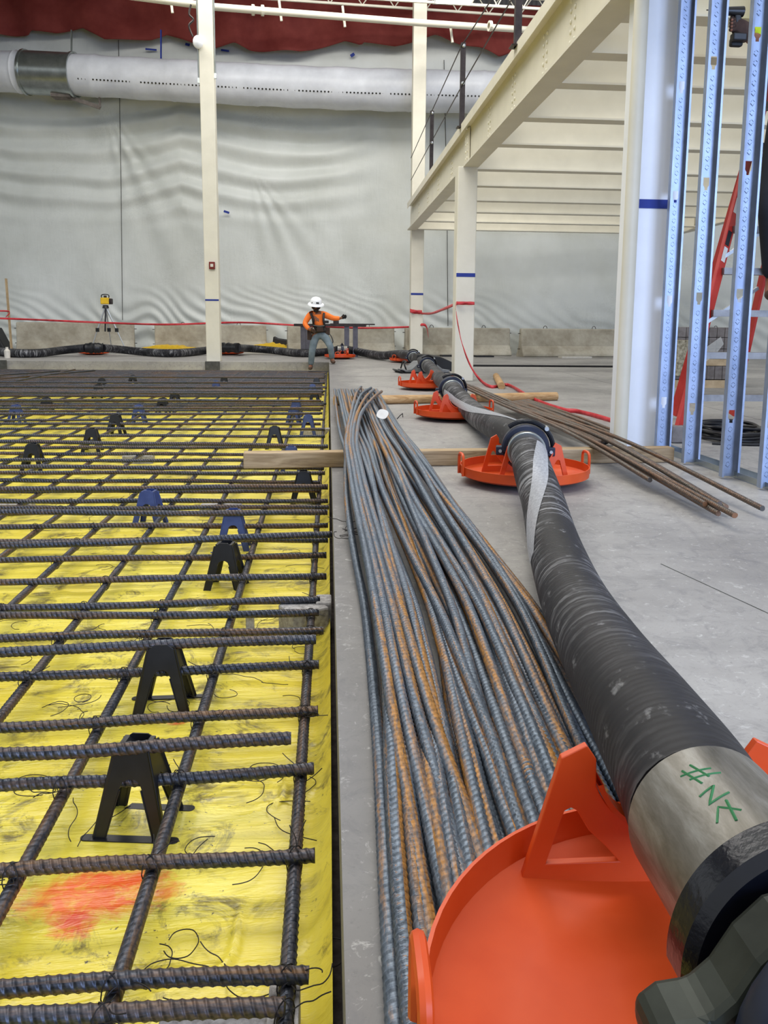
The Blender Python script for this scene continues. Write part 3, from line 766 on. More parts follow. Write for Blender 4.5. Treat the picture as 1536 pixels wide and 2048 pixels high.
for i in range(13):
    t = i / 12
    pa = G(1008 + 48 * t, 806 - 6 * t, .10); pb = G(1192 + 70 * t, 884 - 4 * t if i % 3 else 874, .04 + .02 * (i % 2))
    o = rebar('rebar_rod', catmull([pa, pa.lerp(pb, .5) + Vector((0, 0, .01)), pb], 8), .0125, m_rst, 4, .0175)
    tagp(o, 'rusty rod in the short stack ending beside the round pipe column', 'rebar', 'rods of the short stack by the pipe column')
mb = MB(); mb.tube(catmull([G(1203, 890, .02), G(1222, 880, .04), G(1240, 872, .09), G(1248, 864, .13)], 5), .014, 8)
solo('wire_strap', mb, m_black, 'dark strap end curling up against the round pipe column', 'strap', smooth=True)

# ================================================================== COLUMNS AND MEZZANINE FRAME
def column(name, x, y, w_, z0, z1, mat, label, cat='column'):
    t = thing(name, label, cat, (x, y, z0))
    m = MB(); m.box((0, 0, (z1 - z0) / 2), (w_, w_, z1 - z0)); m.build('shaft', mat, t, bevel=.012)
    return t
def tape(t, mat, w_, z, h_, name='tape_band', lab=None):
    m = MB(); e = w_ / 2 + .003
    m.box((0, -e, z), (w_ * .98, .002, h_))
    return m.build(name, mat, t, label=lab)
# left column
P1 = Vector((-2.44, 17.95 + .0, 0)); cw = .29
c1 = column('steel_column', -2.44, 18.0, cw, .0, 10.0, m_cream, 'tall cream steel column at the far edge of the sunken bay, left of the worker')
tape(c1, m_bltape, cw, DY(420, 600, 17.85).z, .035, lab='thin dark blue tape band')
al = thing('fire_alarm_box', 'small red alarm box on the left cream column', 'alarm box', DY(424, 531, 17.82))
m = MB(); m.box((0, 0, 0), (.12, .06, .15)); m.build('case', m_red, al, bevel=.008)
m = MB(); m.box((0, -.034, .0), (.06, .008, .06)); m.build('lens', m_textw, al, bevel=.003)
for (dx, z0, z1) in ((-.165, 5.7, 9.9), (.165, 5.8, 9.9)):
    m = MB(); m.cyl((-2.44 + dx, 17.9, z0), (-2.44 + dx, 17.9, z1), .018, 8); m.box((-2.44 + dx, 17.9, z0), (.05, .05, .10))
    solo('wall_conduit', m, m_galv, 'thin grey conduit running down the left cream column' if dx < 0 else 'thin pale conduit on right side of the left cream column', 'conduit', 'conduits on the left column')
q = DY(396, 84, 17.78); sp = thing('siren_speaker', 'white rounded device with dangling cord high on the left column', 'alarm device', q)
m = MB(); m.sphere((0, 0, 0), .13, 10, (.8, .6, 1.0)); m.build('housing', m_white, sp, smooth=True)
m = MB(); m.tube(catmull([(-.1, .0, .1), (-.17, 0, .3), (-.08, 0, .42), (-.16, 0, .52), (-.12, 0, .7)], 5), .02, 6); m.build('cord', m_steel_dk, sp, smooth=True)
# concrete pedestal set in the slab face
mb = MB(); mb.box((-2.44, 17.69, -.125), (.30, .06, .27)); solo('column_pedestal', mb, m_ped, 'dark grey concrete pedestal block below the left column', 'pedestal', bevel=.004)
mb = MB(); p = DY(5, 722, 17.69); mb.box((p.x - .2, 17.69, -.11), (.55, .06, .25)); solo('column_pedestal', mb, m_ped, 'dark pedestal block at left border of the far slab edge', 'pedestal', bevel=.004)
# second and third columns
c2 = column('steel_column', 2.24, 21.05, .32, 0, 10.0, m_cream, 'tall cream steel column reaching the roof, behind the end of the beam')
tape(c2, m_bltape, .32, DY(831, 588, 20.9).z, .05, lab='dark blue tape band')
c3 = column('steel_column', 2.045, 12.45, .29, 0, 3.14, m_cream, 'cream steel column carrying the beam in mid distance, red tape tied round it')
tape(c3, m_bltape, .29, DY(933, 550, 12.3).z, .055, lab='dark blue tape band')
c4 = column('steel_column', 2.26, 5.80, .31, 0, 3.14, m_white, 'large white steel column close by with wide blue tape band')
tape(c4, m_bltape, .31, DY(1300, 408, 5.65).z, .06, lab='wide dark blue tape band')
for s2 in (-1, 1):
    m = MB(); m.bar((2.24, 21.0, 9.25), (2.24 + s2 * .75, 21.0, 9.95), .12, .03); m.bar((2.24, 20.93, 9.25), (2.24 + s2 * .75, 20.93, 9.95), .02, .16)
    m.build('knee_brace', m_cream, c2, world=True)
m = MB(); m.tube([(2.048, 5.56, 0), (2.048, 5.56, 3.1)], .047, 20)
m.v = [tuple(v) for v in m.v]; solo('round_pipe_column', m, m_cream, 'round cream pipe standing against the large white column', 'pipe', smooth=True)

# main beam
bz0, bz1, bx0, bx1 = 3.13, 3.74, 1.975, 2.20
def ibeam(m, y0, y1, x0, x1, z0, z1, tf=.022, tw=.014):
    cx = (x0 + x1) / 2; cy = (y0 + y1) / 2; L = y1 - y0
    m.box((cx, cy, z0 + tf / 2), (x1 - x0, L, tf)); m.box((cx, cy, z1 - tf / 2), (x1 - x0, L, tf)); m.box((cx, cy, (z0 + z1) / 2), (tw, L, z1 - z0 - 2 * tf))
b1 = thing('steel_beam', 'big cream I-beam from upper right down to the mid column, bolts along its web', 'beam', (2.09, 8, bz0))
m = MB(); ibeam(m, 2.0, 12.56, bx0, bx1, bz0, bz1); m.build('girder', m_cream, b1, world=True)
b2 = thing('steel_beam', 'farther cream I-beam between the mid column and the far tall column', 'beam', (2.09, 16, bz0))
m = MB(); ibeam(m, 12.60, 20.9, bx0, bx1, bz0, bz1); m.build('girder', m_cream, b2, world=True)
m = MB(); m.box((2.06, 12.5, 3.43), (.02, .34, .52)); m.build('splice_plate', m_cream, b1, world=True)
m = MB(); m.box((bx0 - .004, 7.29, 3.715), (.008, 10.5, .13)); m.build('edge_angle', m_cream, b1, world=True)
m = MB(); m.box((bx0 - .004, 16.75, 3.715), (.008, 8.3, .13)); m.build('edge_angle', m_cream, b2, world=True)
joY = [5.35, 6.35, 7.25, 8.15, 9.5, 10.9, 12.65, 14.15, 15.85, 17.5, 19.2, 20.85]
boltm = MB(); boltm.sphere((0, 0, 0), .021, 5, (.6, 1, 1)); 
bo = None
def bolt_at(par, x, y, z):
    global bo
    if bo is None:
        o = boltm.build('bolt', m_cream, par, smooth=True); bo = o
    else:
        o = bo.copy(); C.objects.link(o); o.parent = par
    o.location = Vector((x, y, z)) - par.location
for y in (5.35, 7.25, 8.15, 9.5, 10.9):
    for dy in (-.06, .06):
        for k in range(5): bolt_at(b1, 2.078, y + dy, 3.27 + .085 * k)
for y in (12.42, 12.56):
    for k in range(4): bolt_at(b1, 2.048, y, 3.28 + .1 * k)
for y in (14.15, 15.85, 17.5, 19.2):
    for dy in (-.06, .06):
        for k in range(5): bolt_at(b2, 2.078, y + dy, 3.27 + .085 * k)
for i, y in enumerate(joY):
    m = MB(); x0, x1 = 2.2, 8.6; cx = (x0 + x1) / 2; z0, z1 = 3.15, 3.66
    m.box((cx, y, z0 + .01), (x1 - x0, .20, .02)); m.box((cx, y, z1 - .01), (x1 - x0, .13, .02)); m.box((cx, y, (z0 + z1) / 2), (x1 - x0, .012, z1 - z0 - .04))
    solo('floor_joist', m, m_cream, '%s cream floor joist of the mezzanine counted from the far end' % ordn(len(joY) - i), 'joist', 'joists between the mezzanine beams')
m = MB(); ibeam(m, 3.0, 21.2, 8.6, 8.8, 3.10, 3.74); solo('steel_beam', m, m_cream, 'outer cream beam at the right ends of the mezzanine joists', 'beam')
# guard rail posts and cables
for i, (px, pb, pt, Y) in enumerate(((1034, 113, 0, 8.95), (923, 271, 86, 12.6), (862, 362, 222, 16.9))):
    a = DY(px, pb, Y); b = DY(px, pt, Y); b.x = a.x
    if i == 0: b.z = a.z + 1.42
    g = thing('guard_rail_post', ['nearest dark steel guard post at top of the frame', 'dark steel guard post standing over the mid column', 'farthest dark steel guard post on the beam'][i], 'post', (a.x, Y, bz1), group='guard posts on the beam')
    m = MB(); m.box((0, 0, (b.z - bz1) / 2), (.07, .07, b.z - bz1)); m.build('upright', m_steel_dk, g)
    m = MB(); m.box((0, 0, .006), (.15, .15, .012)); m.build('base_plate', m_steel_dk, g)
    m = MB(); m.sphere((0, -.04, b.z - bz1 - .05), .03, 5); m.sphere((0, -.04, (b.z - bz1) * .52), .03, 5); m.build('eye_bolt', m_alu, g)
pA = [DY(822, 316, 20.9), DY(862, 226, 16.85), DY(923, 92, 12.55), DY(1034, -80, 8.9)]
pB = [DY(822, 360, 20.9), DY(862, 285, 16.85), DY(923, 173, 12.55), DY(1034, -20, 8.9)]
for nm, pp in (('upper', pA), ('lower', pB)):
    m = MB(); m.tube(pp, .009, 6); solo('guard_cable', m, m_steel_dk, nm + ' thin steel cable strung between the dark guard posts', 'cable', 'guard cables', smooth=True)

# ------------------------------------------------------------------ metal studs
def keyhole(zc, s=1.0):
    return [(-.019 * s, zc + .038), (.019 * s, zc + .038), (.019 * s, zc - .008), (.012 * s, zc - .020), (.010 * s, zc - .020), (.010 * s, zc - .038), (-.010 * s, zc - .038), (-.010 * s, zc - .020), (-.012 * s, zc - .020), (-.019 * s, zc - .008)]
def stud(px_l, px_r, py, holes_px, label, Y=None, z1=3.16):
    a = G(px_l, py, .0); b = G(px_r, py, 0.); Y = a.y if Y is None else Y
    x0 = a.x; wd = .105; t = thing('metal_stud', label, 'stud', (x0 + wd / 2, Y, .012), group='upright studs of the partition frame')
    hs = []
    for hp in holes_px:
        z = DY((px_l + px_r) / 2, hp, Y).z - .012
        hs.append(z)
    m = MB(); m.plate([(-wd / 2, 0), (wd / 2, 0), (wd / 2, z1), (-wd / 2, z1)], [keyhole(z) for z in hs], .0, .0012)
    z = .06
    while z < z1 - .05:
        if all(abs(z - h) > .055 for h in hs):
            for s2 in (-1, 1): m.box((s2 * .006, -.0015, z), (.018, .0050, .0042), rot=Matrix.Rotation(-s2 * .75, 3, 'Y'))
            for s2 in (-1, 1): m.box((s2 * .006, -.0012, z + .020), (.013, .0036, .0030), rot=Matrix.Rotation(s2 * .75, 3, 'Y'))
        z += .052
    for s2 in (-1, 1): m.box((s2 * .030, -.0006, z1 / 2), (.003, .0012, z1))
    m.build('web', m_stud, t)
    m = MB()
    for s2 in (-1, 1):
        m.box((s2 * wd / 2, -.0205, z1 / 2), (.0014, .041, z1)); m.box((s2 * (wd / 2 - .006), -.041, z1 / 2), (.012, .0014, z1))
    m.build('flange', m_stud, t)
    return t
stud(1304, 1336, 902, (173, 393, 602, 805), 'galvanised stud fixed right beside the large white column', 5.55)
stud(1362, 1397, 928, (124, 367, 597, 818), 'galvanised stud second from the white column')
stud(1437, 1475, 956, (66, 335, 591, 833), 'galvanised stud third from the white column, brightest blue reflections')
stud(1513, 1552, 978, (10, 300, 585, 850), 'galvanised stud at the right border of the photo')
a = G(1350, 912, 0); 
tr = thing('floor_track', 'galvanised channel screwed to the floor under the studs', 'track', (2.40, 4.5, 0))
pa = Vector((2.335, 5.75, 0)); pb = Vector((2.50, 2.2, 0)); d = (pb - pa).normalized(); nn_ = Vector((-d.y, d.x, 0))
m = MB(); m.bar(pa + Vector((.05, 0, .003)), pb + Vector((.05, 0, .003)), .11, .003); m.build('channel', m_stud, tr, world=True)
for s2, nm in ((-.004, 'channel_side'), (.106, 'channel_side')):
    m = MB(); m.bar(pa + Vector((s2, 0, .02)), pb + Vector((s2, 0, .02)), .002, .038); m.build(nm, m_galv, tr, world=True)

# ================================================================== ORANGE PADS, HOSE, COUPLINGS
def make_pad():
    t = thing('hose_glide_pad', '', 'hose pad')
    Rr = .36
    m = MB(); m.lathe([(0, .030), (.26, .032), (.345, .050), (Rr - .004, .056), (Rr - .002, .100), (Rr + .003, .100), (Rr + .002, .050), (.33, .036), (.26, .022), (0, .018)], 72)
    m.build('dish', m_orange, t, smooth=True)
    m = MB(); m.lathe([(0, .004), (.14, .004), (.30, .030), (.345, .049)], 64); m.build('skid', m_under, t, smooth=True)
    # saddle plates: across the hose (local x), hose runs along local y
    hr = .108; hz = .222
    for y in (-.17, .17):
        arc = [(hr * math.cos(a), hz + hr * math.sin(a)) for a in np.linspace(PI + .32, 2 * PI - .32, 18)]
        top = arc[0]; tl_ = (-.130, .242); 
        outer = [(-.205, .030), (.205, .030), (.152, .232), (.118, .250), (.104, .228)] + arc[::-1] + [(-.104, .228), (-.118, .250), (-.152, .232)]
        def tri(sg): 
            pts = [(sg * .168, .068), (sg * .066, .068), (sg * .085, .092), (sg * .110, .118), (sg * .128, .150), (sg * .136, .155), (sg * .145, .150)]
            return pts if sg > 0 else pts[::-1]
        m = MB(); m.plate(outer, [tri(-1), tri(1)], y - .006, y + .006); sp_ = m.build('saddle_plate', m_orange, t, bevel=.0015)
        if y > 0: sp_['far'] = 1
        # curved seat strip welded on the saddle edge
        m = MB(); r0 = hr - .001; ns = 20; vs = []
        for k in range(ns + 1):
            a = PI + .25 + (PI - .5) * k / ns
            for rr in (r0, r0 - .007):
                for yy in (y - .018, y + .018): vs.append((rr * math.cos(a), yy, hz + rr * math.sin(a)))
        fs = []
        for k in range(ns):
            b = k * 4; c = b + 4; fs += [(b, b + 1, c + 1, c), (b + 2, c + 2, c + 3, b + 3), (b, c, c + 2, b + 2), (b + 1, b + 3, c + 3, c + 1)]
        m.add(vs, fs); ss_ = m.build('seat_strip', m_orange, t)
        if y > 0: ss_['far'] = 1
    for sg in (-1, 1):
        x = sg * (Rr + .006)
        m = MB(); m.tube(catmull([(x, -.05, .05), (x, -.05, .14), (x, -.038, .162), (x, -.02, .168), (x, .02, .168), (x, .038, .162), (x, .05, .14), (x, .05, .05)], 4), .0085, 8)
        m.build('handle', m_orange, t, smooth=True)
    return t
pad = make_pad()
pads = [((.485, .775), -1, 'nearest orange glide pad, cut by the bottom border, under the steel hose end'), ((1.105, 4.50), 4, 'orange glide pad under the coupling in front of the square timber'),
        ((1.165, 7.52), 8, 'orange glide pad just in front of the round log'), ((1.30, 10.85), 10, 'orange glide pad behind the round log')]
for i, (p, rz, lab) in enumerate(pads):
    c = pad if i == 0 else copy_tree(pad)
    c.location = (p[0], p[1], .055 if i == 0 else 0); c.rotation_euler = (0, 0, math.radians(rz))
    if i == 0:
        PAD0 = c
    c['label'] = lab; c['group'] = 'orange glide pads under the hose'
FARP = 1
far_pads = [((812, 722), 40, 'small far orange pad where the hose turns left'), ((680, 715), 80, 'far orange pad beside the worker'), ((459, 707), 90, 'far orange pad just right of the left column'), ((188, 707), 90, 'far orange pad below the tripod')]
for (px, py), rz, lab in far_pads:
    p = G(px, py, .03); c = copy_tree(pad); c.location = (p.x, p.y, 0); c.rotation_euler = (0, 0, math.radians(rz)); c['label'] = lab; c['group'] = 'orange glide pads under the hose'

PAD0.scale = (1.06, 1.06, 1.0)
for ch in PAD0.children:
    if ch.name.startswith(('saddle_plate', 'seat_strip')) and 'far' in ch.keys(): ch.location.y = .105
    if 'far' in ch.keys(): pass
for o_ in bpy.data.objects:
    if 'far' in o_.keys(): del o_['far']
# hose sections: centre line from pixels and heights
HR = .094
def hose_path(keys): return catmull([G(px, py, z) for px, py, z in keys], 8)
def hose(keys, label, pre=None, cut=None):
    pts = hose_path(keys) if keys else pre
    m = MB(); m.tube(pts, HR, 28, uv=True)
    return pts, solo('rubber_hose', m, m_hose, label, 'hose', 'sections of black rubber hose', smooth=True)
h1, o1 = hose([(1408, 1640, .275), (1358, 1545, .262), (1283, 1425, .228), (1203, 1300, .172), (1146, 1195, .130), (1108, 1090, .106), (1088, 1010, .120), (1070, 955, .170), (1056, 908, .215)], 'nearest thick black hose section curving up from the steel end to the second pad')
h2, o2 = hose([(1046, 884, .218), (1018, 866, .20), (985, 850, .15), (955, 832, .115), (930, 808, .14), (912, 790, .20), (905, 782, .218)], 'black hose section between the second and third orange pads')
h3, o3 = hose([(901, 774, .218), (888, 764, .18), (874, 752, .14), (866, 742, .16), (856, 732, .21)], 'short black hose section behind the round log')
h4, o4 = hose([(852, 728, .21), (840, 721, .17), (826, 714, .18), (812, 709, .2), (790, 709, .16), (765, 711, .11), (735, 707, .11), (705, 701, .16), (690, 699, .2)], 'far black hose section bending left on the floor')
h5, o5 = hose([(678, 699, .2), (650, 704, .12), (600, 706, .10), (560, 702, .10), (500, 697, .15), (475, 696, .2)], 'far black hose section behind the worker')
h6, o6 = hose([(443, 695, .2), (410, 701, .11), (350, 706, .10), (290, 704, .10), (240, 699, .15), (205, 696, .2)], 'far black hose section left of the first column')
h7, o7 = hose([(172, 696, .2), (130, 700, .14), (80, 706, .10), (30, 706, .10), (-30, 700, .10), (-80, 698, .1)], 'far black hose section at the left border')

def axis_M(p, d):
    d = Vector(d).normalized(); z = d; x = Vector((0, 0, 1)).cross(z).normalized(); y = z.cross(x)
    m = Matrix((x, y, z)).transposed().to_4x4(); m.translation = p; return m
def band(m, Mx, r0, r1, z0, z1, n=40, a0=0, a1=2 * PI, bev=.004):
    m.lathe([(r0, z0), (r1 - bev, z0), (r1, z0 + bev), (r1, z1 - bev), (r1 - bev, z1), (r0, z1), (r0, z0)], n, Mx, a0, a1)
def uvband(m, p0, p1, r, n=40):
    m.tube([p0, Vector(p0).lerp(Vector(p1), .5), p1], r, n, uv=True)
def coupling(p, d, label, lever=True, simple_=False):
    """clamp joint: ferrules either side, two raised collars, hinged clamp halves, lever and pin"""
    d = Vector(d).normalized(); t = thing('hose_coupling', label, 'hose coupling', p, group='clamp couplings on the hose')
    Mx = axis_M(Vector(p), d)
    for sg in (-1, 1):
        m = MB(); uvband(m, Vector(p) + d * sg * .025, Vector(p) + d * sg * .115, HR + .006, 36); m.build('ferrule', m_fer, t, world=True, smooth=True)
        m = MB(); band(m, Mx, HR, HR + .010, sg * .108 - .008, sg * .108 + .008); m.build('end_ring', m_galv, t, world=True, smooth=True)
    m = MB(); band(m, Mx, HR + .004, HR + .036, -.032, .032, 44, -.2, PI + .2, .008)
    m.build('clamp_half', m_navy, t, world=True, smooth=True)
    m = MB(); band(m, Mx, HR + .004, HR + .032, -.030, .030, 30, PI + .25, 2 * PI - .25, .008); m.build('clamp_half', m_navy, t, world=True, smooth=True)
    rad = HR + .045
    for a in (-.12, PI + .12):
        c = Vector((rad * math.cos(a), rad * math.sin(a), 0)); m = MB(); m.box(c, (.045, .05, .05), M=Mx); m.build('lug', m_navy, t, world=True, bevel=.006)
        m = MB(); e = Mx @ (c + Vector((0, 0, -.034))); f = Mx @ (c + Vector((0, 0, .034))); m.cyl(e, f, .009, 10); m.build('pin', m_alu, t, world=True, smooth=True)
    if lever:
        m = MB(); pts = [Mx @ Vector(((HR + .055) * math.cos(a), (HR + .055) * math.sin(a), 0)) for a in np.linspace(-.1, PI * .72, 14)]
        m.tube(pts, .014, 8); m.build('lever', m_gloss, t, world=True, smooth=True)
        m = MB(); a = PI * .25; c = Mx @ Vector(((HR + .062) * math.cos(a), (HR + .062) * math.sin(a), 0)); m.cyl(c - d * .03, c + d * .03, .012, 10); m.build('pivot', m_alu, t, world=True, smooth=True)
    return t
def mid(a, b): return (a + b) / 2
coupling(mid(h1[-1], h2[0]), h1[-1] - h2[0] + (h1[-3] - h1[-1]) * .5, 'dark clamp coupling over the pad in front of the square timber')
coupling(mid(h2[-1], h3[0]), h2[-3] - h2[-1], 'dark clamp coupling over the pad by the round log')
coupling(mid(h3[-1], h4[0]), h3[-4] - h3[-1], 'clamp coupling by the grey sled far down the hose')
coupling(h4[16], h4[12] - h4[20], 'small clamp coupling on the farthest corner pad')
coupling(mid(h4[-1], h5[0]), (1, .1, 0), 'small clamp coupling beside the worker')
# plastic-wrapped joints on the two left pads
for (a, b, lab) in ((h5[-1], h6[0], 'hose joint wrapped in black plastic beside the left column'), (h6[-1], h7[0], 'hose joint wrapped in black plastic below the tripod')):
    m = MB(); pts = [a.lerp(b, t) for t in np.linspace(-.05, 1.05, 12)]; m.tube(pts, .12, 16, rr=[.10 + .035 * random.random() for _ in pts])
    solo('wrapped_joint', m, m_blk, lab, 'wrapped joint', 'plastic wrapped joints', smooth=True)
# coupling at 865,735 sits on a grey sled
p = G(846, 745, 0); sl = thing('grey_hose_sled', 'grey plastic sled under the hose behind the orange pads', 'hose sled', (p.x, p.y, 0), .2)
m = MB(); m.plate([(-.42, .06), (-.38, .02), (.40, .0), (.44, .05), (.30, .07), (.12, .20), (-.12, .20), (-.28, .07)], [[(-.07, .10), (.07, .10), (.05, .15), (-.05, .15)]], -.20, .20); m.build('body', simple('grey_sled_plastic', (120, 122, 124), .5, 0, 14, 8), sl, bevel=.01)
m = MB(); m.plate([(-.50, .05), (-.44, .0), (.42, -.0), (.42, .012), (-.42, .014), (-.48, .06)], [], -.24, .24); m.build('runner', m_blk, sl)
m = MB(); m.tube(catmull([(-.36, -.18, .05), (-.40, -.18, .16), (-.34, -.1, .19), (-.34, .1, .19), (-.36, .18, .05)], 5), .014, 8); m.build('handle', m_blk, sl, smooth=True)

# translucent band wound along the first two hose sections
def strap(path, i0, i1, a0, a1, wd, label):
    m = MB(); vs = []; n = 60; uvs = []; fs = []
    L = [0]
    for i in range(1, len(path)): L.append(L[-1] + (path[i] - path[i - 1]).length)
    def at(s):
        for i in range(1, len(path)):
            if L[i] >= s: f = (s - L[i - 1]) / (L[i] - L[i - 1]); return path[i - 1].lerp(path[i], f), (path[i] - path[i - 1]).normalized()
        return path[-1], (path[-1] - path[-2]).normalized()
    s0, s1 = L[-1] * i0, L[-1] * i1
    for k in range(n + 1):
        f = k / n; s = s0 + (s1 - s0) * f; p, t = at(s); u = t.cross(Vector((0, 0, 1))).normalized(); v = u.cross(t)
        a = a0 + (a1 - a0) * f; w2 = wd / HR / 2
        for j in range(5):
            aa = a + w2 * (j / 2 - 1) ; vs.append(p + (u * math.cos(aa) + v * math.sin(aa)) * (HR + .0035))
    for k in range(n):
        for j in range(4):
            b = k * 5 + j; fs.append((b, b + 1, b + 6, b + 5)); f0 = s0 + (s1 - s0) * k / n; f1 = s0 + (s1 - s0) * (k + 1) / n
            uvs.append(((j / 4, f0), ((j + 1) / 4, f0), ((j + 1) / 4, f1), (j / 4, f1)))
    m.add(vs, fs, None, uvs); return solo('plastic_band', m, m_strap, label, 'band', 'pale bands on the hose', smooth=True)
SB1 = (h1, .30, .985, PI * .02, PI * .42)
strap(h1, .50, .985, PI * .98, PI * .25, .070, 'pale printed band wound along the nearest hose section')
strap(h2, .06, .97, PI * .36, PI * 1.0, .062, 'pale band wound along the hose between second and third pads')

# near end of the hose: steel ferrule, glossy clamp, olive cast body
E0 = h1[0].copy(); hd = (G(1534, 1805, .285) - E0).normalized()
ne = thing('hose_end_assembly', 'scuffed steel hose end with glossy black clamp at bottom right', 'hose coupling', E0)
m = MB(); uvband(m, E0, E0 + hd * .215, HR + .004, 56); m.build('steel_sleeve', m_fer, ne, world=True, smooth=True, label='scuffed steel sleeve with green handwriting')
Mx = axis_M(E0 + hd * .245, hd)
# glyph strokes painted on the sleeve
def on_sleeve(s, a, r=HR + .0034):
    p = E0 + hd * s; u = -hd.cross(Vector((0, 0, 1))).normalized(); v = -u.cross(hd)
    return p + (u * math.cos(a) + v * math.sin(a)) * r
def glyph(strokes, mat, rad, par):
    m = MB()
    for st in strokes:
        pts = []
        for (s, a), (s2, a2) in zip(st[:-1], st[1:]):
            for k in range(5): pts.append(on_sleeve(s + (s2 - s) * k / 5, a + (a2 - a) * k / 5))
        pts.append(on_sleeve(*st[-1])); m.tube(pts, rad, 5)
    return m.build('painted_mark', mat, par, world=True)
glyph([[(.040, .66 * PI), (.078, .63 * PI)], [(.036, .62 * PI), (.070, .59 * PI)], [(.048, .68 * PI), (.055, .56 * PI)], [(.062, .66 * PI), (.068, .54 * PI)],
       [(.098, .67 * PI), (.090, .60 * PI), (.118, .66 * PI), (.110, .57 * PI)], [(.150, .68 * PI), (.128, .64 * PI), (.146, .58 * PI)], [(.122, .60 * PI), (.160, .62 * PI)]], m_green, .0019, ne)
m = MB(); band(m, Mx, HR + .004, HR + .040, -.028, .028, 56, PI * .02, PI * 1.02, .010); m.build('clamp_half', m_gloss, ne, world=True, smooth=True)
c = Mx @ Vector(((HR + .030) * math.cos(PI * 1.04), (HR + .030) * math.sin(PI * 1.04), 0))
m = MB(); uvband(m, E0 + hd * .22, E0 + hd * .36, HR - .012, 48); m.build('inner_pipe', m_cast, ne, world=True, smooth=True)
M2 = axis_M(E0 + hd * .37, hd)
m = MB(); band(m, M2, HR - .03, HR + .004, -.05, .12, 48, 0, 2 * PI, .02); m.build('cast_body', m_cast, ne, world=True, smooth=True)
PL = M2 @ Matrix.Rotation(-PI / 2, 4, 'X')          # plate x,z -> ring plane
arm = [(.0, .108), (-.04, .108), (-.075, .098), (-.102, .072), (-.122, .040), (-.142, .022), (-.170, .018), (-.188, .004), (-.188, -.022), (-.165, -.040), (-.11, -.06), (.0, -.10)]
M3 = axis_M(E0 + hd * .318, hd); PL = M3 @ Matrix.Rotation(-PI / 2, 4, 'X')
m = MB(); m.plate(arm, [], -.030, .030, PL); m.build('cast_arm', m_cast, ne, world=True, bevel=.016)
m = MB(); m.cyl(M3 @ Vector((-.164, -.008, .02)), M3 @ Vector((-.164, -.008, .052)), .021, 24, .018); m.build('bolt_head', m_cast, ne, world=True, bevel=.004)
m = MB(); pts = [M2 @ Vector(((HR + .01) * math.cos(a), (HR + .01) * math.sin(a) - .0, -.005)) for a in np.linspace(PI * .35, PI * .95, 12)]; m.tube(pts, .026, 12); m.build('lever', m_navy, ne, world=True, smooth=True)

# ================================================================== FAR FLOOR: BARRIERS, TRIPOD, TABLE, ETC.
def barrier(pxl, pxr, pyt, pyb, label, loops=True, mark=None):
    a = G(pxl, pyb, 0); b = G(pxr, pyb, 0); c = (a + b) / 2; L = (b - a).length; ang = math.atan2(b.y - a.y, b.x - a.x)
    z = DY((pxl + pxr) / 2, pyt, c.y).z
    t = thing('concrete_barrier', label, 'barrier', (c.x, c.y + .5, 0), ang, 'concrete barriers along the sheeting')
    prof = [(-.28, 0), (.28, 0), (.28, .06), (.13, .28), (.08, z), (-.08, z), (-.13, .28), (-.28, .06)]
    m = MB(); m.plate(prof, [], -L / 2, L / 2, Matrix.Rotation(PI / 2, 4, 'Z')); m.build('body', m_barrier, t, bevel=.03)
    if loops:
        for s2 in (-.25, .25):
            m = MB(); m.tube([(s2 * L + .05 * math.cos(k), 0, z + .07 * math.sin(k)) for k in np.linspace(0, PI, 8)], .008, 6); m.build('lifting_loop', m_steel_dk, t, smooth=True)
    for s2 in (-1, 1):
        for zz in (.2, .6):
            m = MB(); m.tube([(s2 * L / 2, 0, zz), (s2 * (L / 2 + .06), 0, zz)], .010, 6); m.build('end_hook', m_steel_dk, t)
    return t
barrier(22, 262, 645, 702, 'leftmost concrete barrier, behind the tripod', False)
barrier(303, 530, 650, 704, 'concrete barrier behind the left column')
barrier(573, 790, 653, 708, 'concrete barrier behind the worker and steel table')
barrier(813, 1025, 656, 713, 'concrete barrier between and behind the two tall columns')
barrier(1048, 1246, 658, 715, 'concrete barrier left of the round pipe column')
barrier(1275, 1500, 657, 716, 'rightmost concrete barrier behind the brick pallet')
# tripod with laser level
bp = G(215, 702, 0); bp = Vector((bp.x * .962, bp.y * .962, 0)); tp = thing('survey_tripod', 'silver survey tripod standing before the leftmost barrier', 'tripod', (bp.x, bp.y, 0))
topz = DY(215, 612, bp.y).z
for (dx, dy) in ((-.42, -.1), (.50, .0), (.03, .35)):
    s2 = thing('x', '', ''); bpy.data.objects.remove(s2)
    m = MB(); a = Vector((0, 0, topz)); b = Vector((dx, dy, .01)); mdp = a.lerp(b, .52)
    m.tube([a, mdp], .022, 8); lg = m.build('leg', m_alu, tp, smooth=True)
    m = MB(); m.tube([mdp, b], .014, 8); m.build('lower_section', m_alu, lg, smooth=True)
    m = MB(); m.box(mdp, (.08, .07, .10)); m.build('clamp', m_blk, lg)
m = MB(); m.lathe([(0, topz - .06), (.09, topz - .06), (.07, topz + .02), (0, topz + .03)], 12); m.build('head', m_blk, tp, smooth=True)
m = MB(); m.tube([(0, 0, topz), (-.02, -.03, topz * .6), (-.03, -.03, topz * .45)], .02, 6); m.build('centre_strap', m_blk, tp)
ll = thing('laser_level', 'yellow rotating laser level on top of the tripod', 'laser level', (bp.x, bp.y, topz + .03))
m = MB(); m.box((0, 0, .10), (.22, .18, .17)); m.build('housing', m_yel, ll, bevel=.02)
m = MB(); m.box((.13, 0, .09), (.10, .15, .15)); m.build('battery_pack', m_steel_dk, ll, bevel=.02)
m = MB(); m.tube(catmull([(-.09, 0, .18), (-.09, 0, .25), (0, 0, .27), (.09, 0, .25), (.09, 0, .18)], 4), .014, 6); m.build('handle', m_blk, ll, smooth=True)
